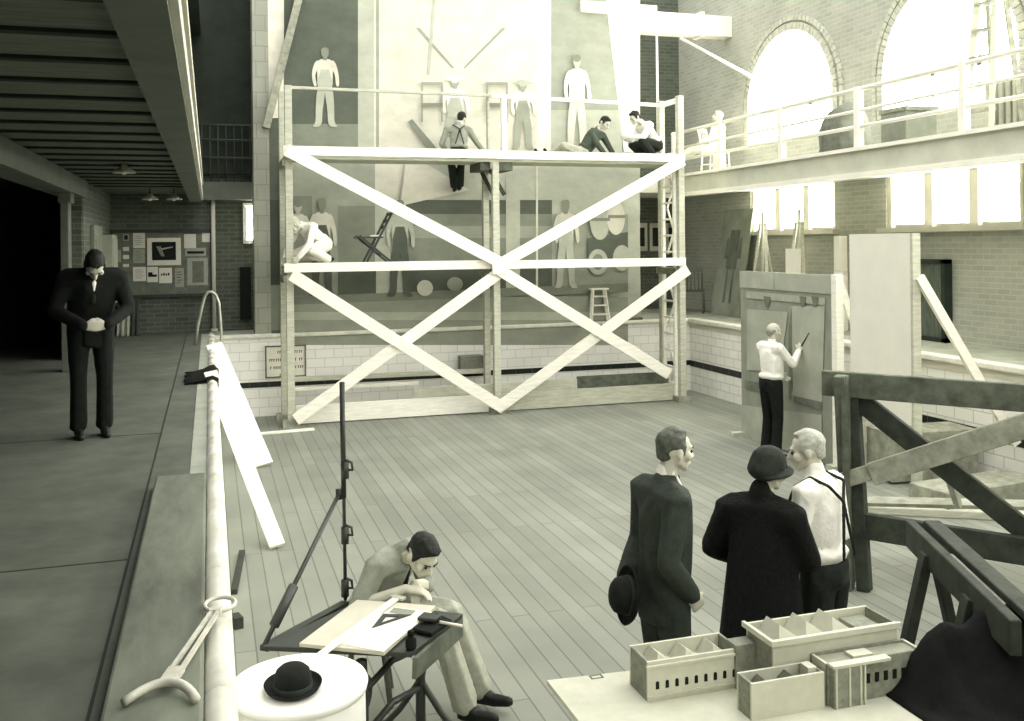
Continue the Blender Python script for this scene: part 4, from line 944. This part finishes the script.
        for i, ln in enumerate((.07, .08, .074, .056)):
            base = wr + (d*.088 + sd_*(.031 - i*.0205))*k; a1_, a2_ = cu*.6, cu*1.3
            p1 = base + (d*math.cos(a1_) + pn_*math.sin(a1_))*ln*.5*k; p2 = p1 + (d*math.cos(a2_) + pn_*math.sin(a2_))*ln*.55*k
            F.chain('b', [base, p1, p2], [.0098, .0092, .0078])
        tb = wr + (d*.035 + sd_*.03)*k; t1 = tb + (d*.5 + sd_*.6 + pn_*.35).normalized()*.036*k; t2 = t1 + (d*.85 + sd_*.15 + pn_*.4).normalized()*.032*k
        F.chain('b', [tb, t1, t2], [.0135, .0115, .009])
    body = F.mesh('b', 'person', skin, None, min(voxel, .009), 3)
    tag(body, label, 'person', gname)
    # ---- clothing
    if top in ('shirt', 'jacket', 'coat'):
        e = {'shirt': .014, 'jacket': .028, 'coat': .038}[top]
        torso('t', e, .012 if top == 'shirt' else .01, low=True if top != 'shirt' else False)
        for s_ in 'LR':
            if sleeves == 'rolled': arm('t', s_, e*.9 + .004, False, .12)
            else: arm('t', s_, e*.8 + .003, True)
        if top == 'shirt': F.ell('t', w['pelvis'].lerp(w['neck'], .2), (.15*wide+e, .105*wide+e, .07), T); F.cap('t', w['neck'] - up*.01*k, .066, w['neck'] + up*.03*k + fw*.006*k, .062)
        if top == 'jacket':
            hp_ = (w['hipL'] + w['hipR'])/2
            F.hull('t', [(mid, (.165, .125, .08), T), (w['pelvis'] - up*.0*k, (.19, .145, .1), T), (hp_ - V((0, 0, .13))*k, (.185, .14, .03), T)])
            F.hull('t', [(w['neck'] - up*.015*k - fw*.03*k, (.075, .03, .035), T), (shm + up*.03*k - fw*.02*k, (.1, .06, .04), T)])
        if top == 'coat':
            F.hull('t', [(ch, (.2, .15, .1), T), (w['pelvis'], (.215, .17, .1), TP), (w['pelvis'] - V((0, 0, coat*.55))*k, (.235, .19, .04), I3), (w['pelvis'] - V((0, 0, coat))*k, (.34, .28, .03), I3)])
            F.hull('t', [(w['neck'] - up*.03*k, (.11, .09, .05), T), (shm + up*.03*k, (.17, .1, .05), T)])
            F.cap('t', w['neck'] + up*.0*k - fw*.03*k, .075, w['neck'] + up*.05*k - fw*.03*k, .06)
        F.mesh('t', {'shirt': 'shirt', 'jacket': 'jacket', 'coat': 'coat'}[top], topm, body, voxel, 3 if top == 'shirt' else 14)
    if top == 'jacket':
        F.cap('c', w['neck'] + up*.0*k, .062, w['neck'] + up*.035*k + fw*.005*k, .059)
        F.hull('c', [(shm + fw*.1*k - up*.0*k, (.03, .02, .02), T), (w['neck'] + fw*.045*k, (.04, .02, .02), T), (ch + fw*.125*k + up*.04*k, (.012, .012, .02), T)])
        F.mesh('c', 'collar', white, body, .008, 2)
        tie = True
    if top != 'coat':
        F.hull('l', [(w['pelvis'] + up*.06*k, (.153*wide+.014, .112*wide+.014, .04), T), (w['pelvis'], (.158*wide+.014, .113*wide+.016, .09), TP), (w['hipL'], .1, I3), (w['hipR'], .1, I3)])
        for s_ in 'LR': leg('l', s_, .018, .97, .022)
        F.mesh('l', 'trousers', legm, body, voxel, 3)
    else:
        for s_ in 'LR': leg('l', s_, .006, .95, .0)
        F.mesh('l', 'stockings', trous, body, voxel, 2)
    if shoes:
        for s_ in 'LR': F.mesh('shoe'+s_, 'shoe', shoe, body, .009, 2)
    if tie:
        F.hull('tie', [(w['neck'] + fw*.066*k - up*.0*k, .014, I3), (shm + fw*.115*k - up*.03*k, .014, I3)]); F.hull('tie', [(shm + fw*.115*k - up*.03*k, .013, I3), (ch + fw*(.14 + (.012 if top == 'jacket' else 0))*k - up*.06*k, (.026, .008, .02), T)])
        F.mesh('tie', 'tie', trous, body, .007, 1)
    if braces:
        xb = ch - fw*(.112*wide + .022)*k + up*.02*k
        for s_ in (-1, 1):
            sh_ = shm + rt_*s_*.095*k; over = sh_ + up*.076*k; back = sh_ + up*.035*k - fw*.105*k; fr_ = sh_ + up*.02*k + fw*.1*k
            F.chain('br', [fr_, over, back, xb, w['pelvis'] + up*.1*k - fw*(.112*wide + .026)*k + rt_*s_*.07*k], [.011]*5)
            F.chain('br', [fr_, ch + fw*(.112*wide + .018)*k + rt_*s_*.075*k, mid + fw*(.1*wide + .026)*k + rt_*s_*.085*k], [.011]*3)
        F.mesh('br', 'suspenders', trous, body, .007, 1)
    # ---- hair, eyes, brows
    if hairstyle == 'short':
        F.hull('h', [(hp(0, -.022, .048), (.08, .094, .078), H)], 2); F.hull('h', [(hp(0, -.055, .03), (.077, .06, .06), H), (hp(0, -.068, -.03), (.055, .035, .03), H)])
        for s_ in (-1, 1): F.hull('h', [(hp(s_*.07, .0, .03), (.014, .04, .03), H), (hp(s_*.073, .012, -.005), (.009, .012, .02), H)])
        F.hull('h', [(hp(0, .04, .095), (.055, .045, .026), H), (hp(0, -.02, .1), (.062, .05, .035), H)])
    elif hairstyle == 'sleek':
        F.hull('h', [(hp(0, -.024, .046), (.0795, .091, .077), H)], 2); F.hull('h', [(hp(0, -.055, .03), (.077, .058, .06), H), (hp(0, -.068, -.03), (.055, .033, .03), H)])
        for s_ in (-1, 1): F.hull('h', [(hp(s_*.07, -.005, .03), (.014, .04, .03), H), (hp(s_*.073, .008, -.005), (.009, .012, .02), H)])
        F.hull('h', [(hp(0, .02, .1), (.05, .045, .02), H), (hp(0, -.02, .1), (.06, .05, .033), H)])
    elif hairstyle == 'receding':
        F.hull('h', [(hp(0, -.035, .04), (.08, .085, .075), H)], 2); F.hull('h', [(hp(0, -.06, .02), (.075, .052, .055), H), (hp(0, -.068, -.03), (.055, .03, .03), H)])
        for s_ in (-1, 1): F.hull('h', [(hp(s_*.07, -.01, .025), (.014, .04, .03), H), (hp(s_*.073, .01, -.005), (.009, .012, .02), H)])
    elif hairstyle == 'bald':
        F.hull('h', [(hp(0, -.055, .005), (.078, .058, .04), H), (hp(0, -.065, -.035), (.055, .03, .028), H)])
        for s_ in (-1, 1): F.hull('h', [(hp(s_*.068, -.02, .01), (.016, .045, .028), H)])
    elif hairstyle == 'hat':
        F.hull('h', [(hp(0, -.02, .05), (.096, .112, .098), H), (hp(0, -.05, .0), (.095, .09, .06), H)], 2)
    F.mesh('h', 'hat' if hairstyle == 'hat' else 'hair', hair, body, .008, 2)
    if hairstyle == 'hat':
        MB().lathe([(.085*k, .0), (.11*k, -.012*k), (.12*k, -.02*k), (.117*k, -.028*k), (.095*k, -.016*k), (.08*k, -.01*k)], hp(0, .01, .02), 32, 0, (hu - lk*.25).normalized(), 1, 1.1).build('hat_brim', hair, body)
    for s_ in (-1, 1):
        MB().lathe([(.001, .008*k), (.005*k, .006*k), (.0085*k, 0), (.005*k, -.006*k), (.001, -.008*k)], hp(s_*.031, .082, .004), 12, 0, lk).build('eye', eyem, body)
        if brows: MB().tube([hp(s_*.014, .093, .024), hp(s_*.032, .09, .031), hp(s_*.05, .076, .026)], .0032*k, 6).build('eyebrow', hair if hairstyle != 'hat' else hairD, body)
    return body, F, w, hp

# group of three by the models
h1 = RT*.93 + FW*.37; l1 = P(661, 424, z=1.8)
b1, F1, w1, hp1 = person((l1.x, l1.y, 0), (h1.x, h1.y), 'person in dark suit holding a hat behind, leftmost of the standing three',
    dict(elL=(-.2, -.02, 1.15), wrL=(-.12, -.16, .98), elR=(.225, -.1, 1.15), wrR=(.185, .06, .96), neck=(0, .03, 1.52), head=(.01, .075, 1.655), shL=(-.17, -.01, 1.425), shR=(.17, -.01, 1.425)),
    1.0, look=(.0, 1, -.1), lookup=(0, .05, 1), hands=dict(R=((-.2, .6, -.8), (-1, 0, 0), .9), L=((.5, -.3, -.8), (0, -1, 0), 1.2)), top='jacket', topm=suit, legm=suit, hair=mat('grizzled_hair', (84, 88, 74), .6, .3, 40, .3), hairstyle='sleek', voxel=.011, wide=1.08)
hb = F1.W((.02, -.2, .94)); bowler('bowler_hat', hb, 'dark bowler hat held behind the back of the person in dark suit', (-F1.f + V((0, 0, .15)) - F1.r*.1), .95)
l2 = P(760, 450, z=1.64); h2 = FW*.8 + RT*.55
person((l2.x, l2.y, 0), (h2.x, h2.y), 'person in long black fur coat and hat, middle of the standing three',
    dict(elL=(-.3, .02, 1.13), wrL=(-.14, .17, 1.05), elR=(.25, .08, 1.13), wrR=(.14, .24, 1.08), neck=(0, .03, 1.47), head=(.03, .07, 1.6), shL=(-.18, 0, 1.37), shR=(.18, 0, 1.37)),
    .95, look=(.45, .9, -.15), top='coat', topm=fur, hair=mat('dark_felt_hat', (44, 50, 41), .9, .3, 20, .3), hairstyle='hat', coat=.72, voxel=.012, hands=dict(L=((.7, .6, -.1), (0, -1, 0), .9), R=((.1, 1, .1), (-1, 0, 0), .7)))
l3 = P(819, 433, z=1.72) + FW*.14 + RT*.07; h3 = -RT*.72 + FW*.68
person((l3.x, l3.y, 0), (h3.x, h3.y), 'person in white shirt and suspenders, rightmost of the standing three',
    dict(elL=(-.24, .05, 1.12), wrL=(-.12, .26, 1.0), elR=(.24, .0, 1.12), wrR=(.16, .22, 1.02), neck=(0, .05, 1.5), head=(0, .1, 1.62), shL=(-.185, .03, 1.42), shR=(.185, .03, 1.42)),
    .975, look=(-.35, .9, -.2), lookup=(0, .1, 1), topm=white, legm=trous, hair=mat('white_hair', (190, 188, 170), .7, .2, 40, .3), hairstyle='sleek', braces=True, voxel=.011, wide=1.14)
# painter at the panel
l4 = (6.78, 10.7, 0)
bp_, Fp, wp4, _h = person(l4, (1, .12), 'person in white shirt and black trousers drawing on the tall grey panel',
    dict(elL=(-.22, .12, 1.16), wrL=(-.15, .26, 1.05), elR=(.24, .16, 1.22), wrR=(.15, .33, 1.37), head=(0, .06, 1.62), neck=(0, .025, 1.48)), .985, look=(.1, 1, -.1), hands=dict(R=((-.1, .5, .8), (-.6, .5, 0), .9)),
    topm=white, legm=black, hair=hairG, hairstyle='bald', voxel=.012, wide=1.2)
c = Fp.W((.13, .38, 1.45)); tag(MB().tube([Fp.W((.14, .37, 1.42)), Fp.W((.32, .36, 1.62))], .009, 6).build('paintbrush', metalD), 'thin dark brush in the raised hand of the person drawing on the panel', 'brush')
# seated draughtsman
h5 = RT*.84 - FW*.54; l5 = P(368, 640, t=5.85)
st = thing('stool', (l5.x, l5.y, 0), 'plain round stool under the seated person at the drafting table', 'stool')
MB().lathe([(.001, .41), (.17, .41), (.175, .425), (.17, .44), (.001, .44)], (l5.x, l5.y, 0), 24).build('seat', pineD, st)
for a_ in range(4): MB().tube([V((l5.x + .12*math.cos(a_*1.571+.6), l5.y + .12*math.sin(a_*1.571+.6), .41)), V((l5.x + .19*math.cos(a_*1.571+.6), l5.y + .19*math.sin(a_*1.571+.6), 0))], .018, 8).build('leg', pineD, st)
person((l5.x, l5.y, 0), (h5.x, h5.y), 'person in light grey shirt and tie seated bent over the drafting table',
    dict(pelvis=(0, 0, .55), neck=(.03, .30, .93), head=(.05, .45, .935), shL=(-.17, .24, .89), shR=(.2, .24, .87), elL=(-.2, .28, .66), wrL=(.06, .4, .765), elR=(.3, .2, .68), wrR=(.16, .42, .775),
         hipL=(-.1, .02, .53), hipR=(.1, .02, .53), knL=(-.2, .46, .54), knR=(-.04, .5, .55), anL=(-.26, .62, .1), anR=(-.06, .66, .1)),
    1.03, look=(.15, .75, -.68), lookup=(.1, .75, .65), topm=grey_s, legm=trousL, hair=hairD, voxel=.01, tie=True, sleeves='rolled', hands=dict(R=((-.4, .8, -.1), (0, 0, -1), .7), L=((.6, .6, -.1), (0, 0, -1), .7)))
# figures on the scaffold
person((3.96, 15.5, 4.245 - .54), (.12, 1), 'person with dark suspenders sitting on the upper scaffold deck, back turned, legs hanging',
    dict(pelvis=(0, 0, .56), neck=(.03, .16, 1.03), head=(.08, .24, 1.15), shL=(-.17, .13, .96), shR=(.19, .12, .95), elL=(-.27, .12, .72), wrL=(-.16, .26, .58), elR=(.33, .14, .74), wrR=(.5, .22, .55),
         hipL=(-.09, .05, .55), hipR=(.09, .05, .55), knL=(-.09, .36, .47), knR=(.09, .36, .47), anL=(-.03, .36, .03), anR=(.06, .36, .05)),
    1.0, look=(.3, 1, -.3), topm=grey_s, legm=trous, braces=True, voxel=.013)
person((6.1, 15.35, 4.13), (0, 1), 'person in dark shirt and pale trousers reclining on one arm on the upper scaffold deck',
    dict(pelvis=(0, 0, .15), neck=(.27, -.02, .56), head=(.37, -.1, .66), shR=(.12, -.08, .48), shL=(.4, .06, .47), elR=(.22, -.2, .25), wrR=(.4, -.17, .05), elL=(.52, .03, .25), wrL=(.6, -.05, .05),
         hipR=(-.04, -.07, .14), hipL=(-.04, .09, .14), knR=(-.38, -.12, .26), knL=(-.4, .1, .2), anR=(-.5, .2, .1), anL=(-.62, .32, .09)),
    1.0, look=(.4, -.6, -.5), lookup=(.25, -.2, .9), topm=dark_s, legm=trousL, voxel=.013, footdir=(-.3, -.2, .9), hands=dict(R=((.5, -.2, -.3), (0, 0, -1), .2), L=((.6, -.1, -.3), (0, 0, -1), .2)))
person((7.4, 15.35, 4.13), (-1, -.15), 'person in white shirt and dark trousers crouching on the upper scaffold deck by the ladder',
    dict(pelvis=(0, -.1, .3), neck=(0, .2, .68), head=(0, .34, .76), shL=(-.17, .15, .63), shR=(.17, .15, .63), elL=(-.2, .3, .42), wrL=(-.08, .5, .42), elR=(.22, .22, .38), wrR=(.08, .46, .4),
         hipL=(-.1, -.05, .29), hipR=(.1, -.05, .29), knL=(-.17, .32, .36), knR=(.17, .3, .32), anL=(-.14, .05, .09), anR=(.14, .03, .09)),
    1.02, look=(0, .9, -.5), lookup=(0, .4, .9), topm=white, legm=trous, voxel=.013)
person((1.62, 15.32, 2.455), (-.5, -.3), 'person in white clothes crouched low on the lower scaffold deck at the left',
    dict(pelvis=(0, -.12, .3), neck=(0, .26, .56), head=(0, .4, .56), shL=(-.18, .2, .54), shR=(.18, .2, .54), elL=(-.24, .32, .3), wrL=(-.16, .44, .12), elR=(.24, .32, .3), wrR=(.16, .46, .1),
         hipL=(-.1, -.08, .28), hipR=(.1, -.08, .28), knL=(-.18, .26, .22), knR=(.18, .26, .16), anL=(-.15, -.06, .08), anR=(.15, -.12, .08)),
    1.08, look=(0, .7, -.7), lookup=(0, .7, .7), topm=white, legm=mat('white_trousers', (226, 223, 204), .9, .08), hair=mat('fair_hair', (186, 184, 162), .7, .2, 40, .3), voxel=.013)
# balcony sitter
person((9.15, 16.25, BZ), (-.6, .8), 'person dressed in white sitting on the white balcony chair, legs stretched out',
    dict(pelvis=(0, .06, .53), neck=(0, -.1, 1.02), head=(0, -.05, 1.16), shL=(-.18, -.08, .96), shR=(.18, -.08, .96), elL=(-.24, .0, .72), wrL=(-.12, .24, .68), elR=(.24, .0, .72), wrR=(.12, .24, .68),
         hipL=(-.1, .03, .52), hipR=(.1, .03, .52), knL=(-.1, .46, .56), knR=(.1, .46, .54), anL=(-.06, .82, .36), anR=(.1, .84, .34)),
    .95, topm=white, legm=MATS['white_trousers'], hair=mat('fair_hair', (186, 184, 162)), voxel=.014, hands=dict(L=((.5, .8, 0), (0, 0, -1), .5), R=((-.5, .8, 0), (0, 0, -1), .5)))
# dark figure on the left deck
l9 = P(92, 436, z=D)
person((l9.x, l9.y, D), (.22, -1), 'person in black clothes with bowed head on the left deck, pale hands clasped',
    dict(pelvis=(0, -.08, .9), neck=(0, .16, 1.38), head=(.0, .30, 1.42), shL=(-.2, .12, 1.31), shR=(.2, .12, 1.31), elL=(-.28, .1, 1.05), wrL=(-.09, .32, .94), elR=(.28, .1, 1.05), wrR=(.09, .32, .94)),
    .92, look=(0, .45, -.89), lookup=(0, .89, .45), top='jacket', topm=black, legm=black, voxel=.012, hands=dict(L=((.9, .2, -.1), (0, -1, 0), 1.1), R=((-.9, .2, -.1), (0, -1, 0), 1.1)), wide=1.2)

# ------------------------------------------------------------------ LIGHT AND CAMERA
w = bpy.data.worlds.new('sky'); sc.world = w; w.use_nodes = True
bg = w.node_tree.nodes['Background']; bg.inputs[0].default_value = (1, .99, .945, 1); bg.inputs[1].default_value = 1.0
cam = bpy.data.cameras.new('camera'); co = bpy.data.objects.new('camera', cam); COL.objects.link(co)
cam.sensor_width = 36; cam.sensor_fit = 'HORIZONTAL'; cam.lens = FPX / 1024 * 36; cam.shift_y = -(360.5 - HOR) / 1024
cam.clip_start = .05; cam.clip_end = 200
co.matrix_world = Matrix.Translation((0, 0, EYE)) @ Matrix((CR, CU, -FW)).transposed().to_4x4()
sc.camera = co
vs_ = sc.view_settings
vs_.view_transform = 'Standard'; vs_.look = 'None'; vs_.gamma = 1; vs_.use_curve_mapping = False; vs_.exposure = 1.75
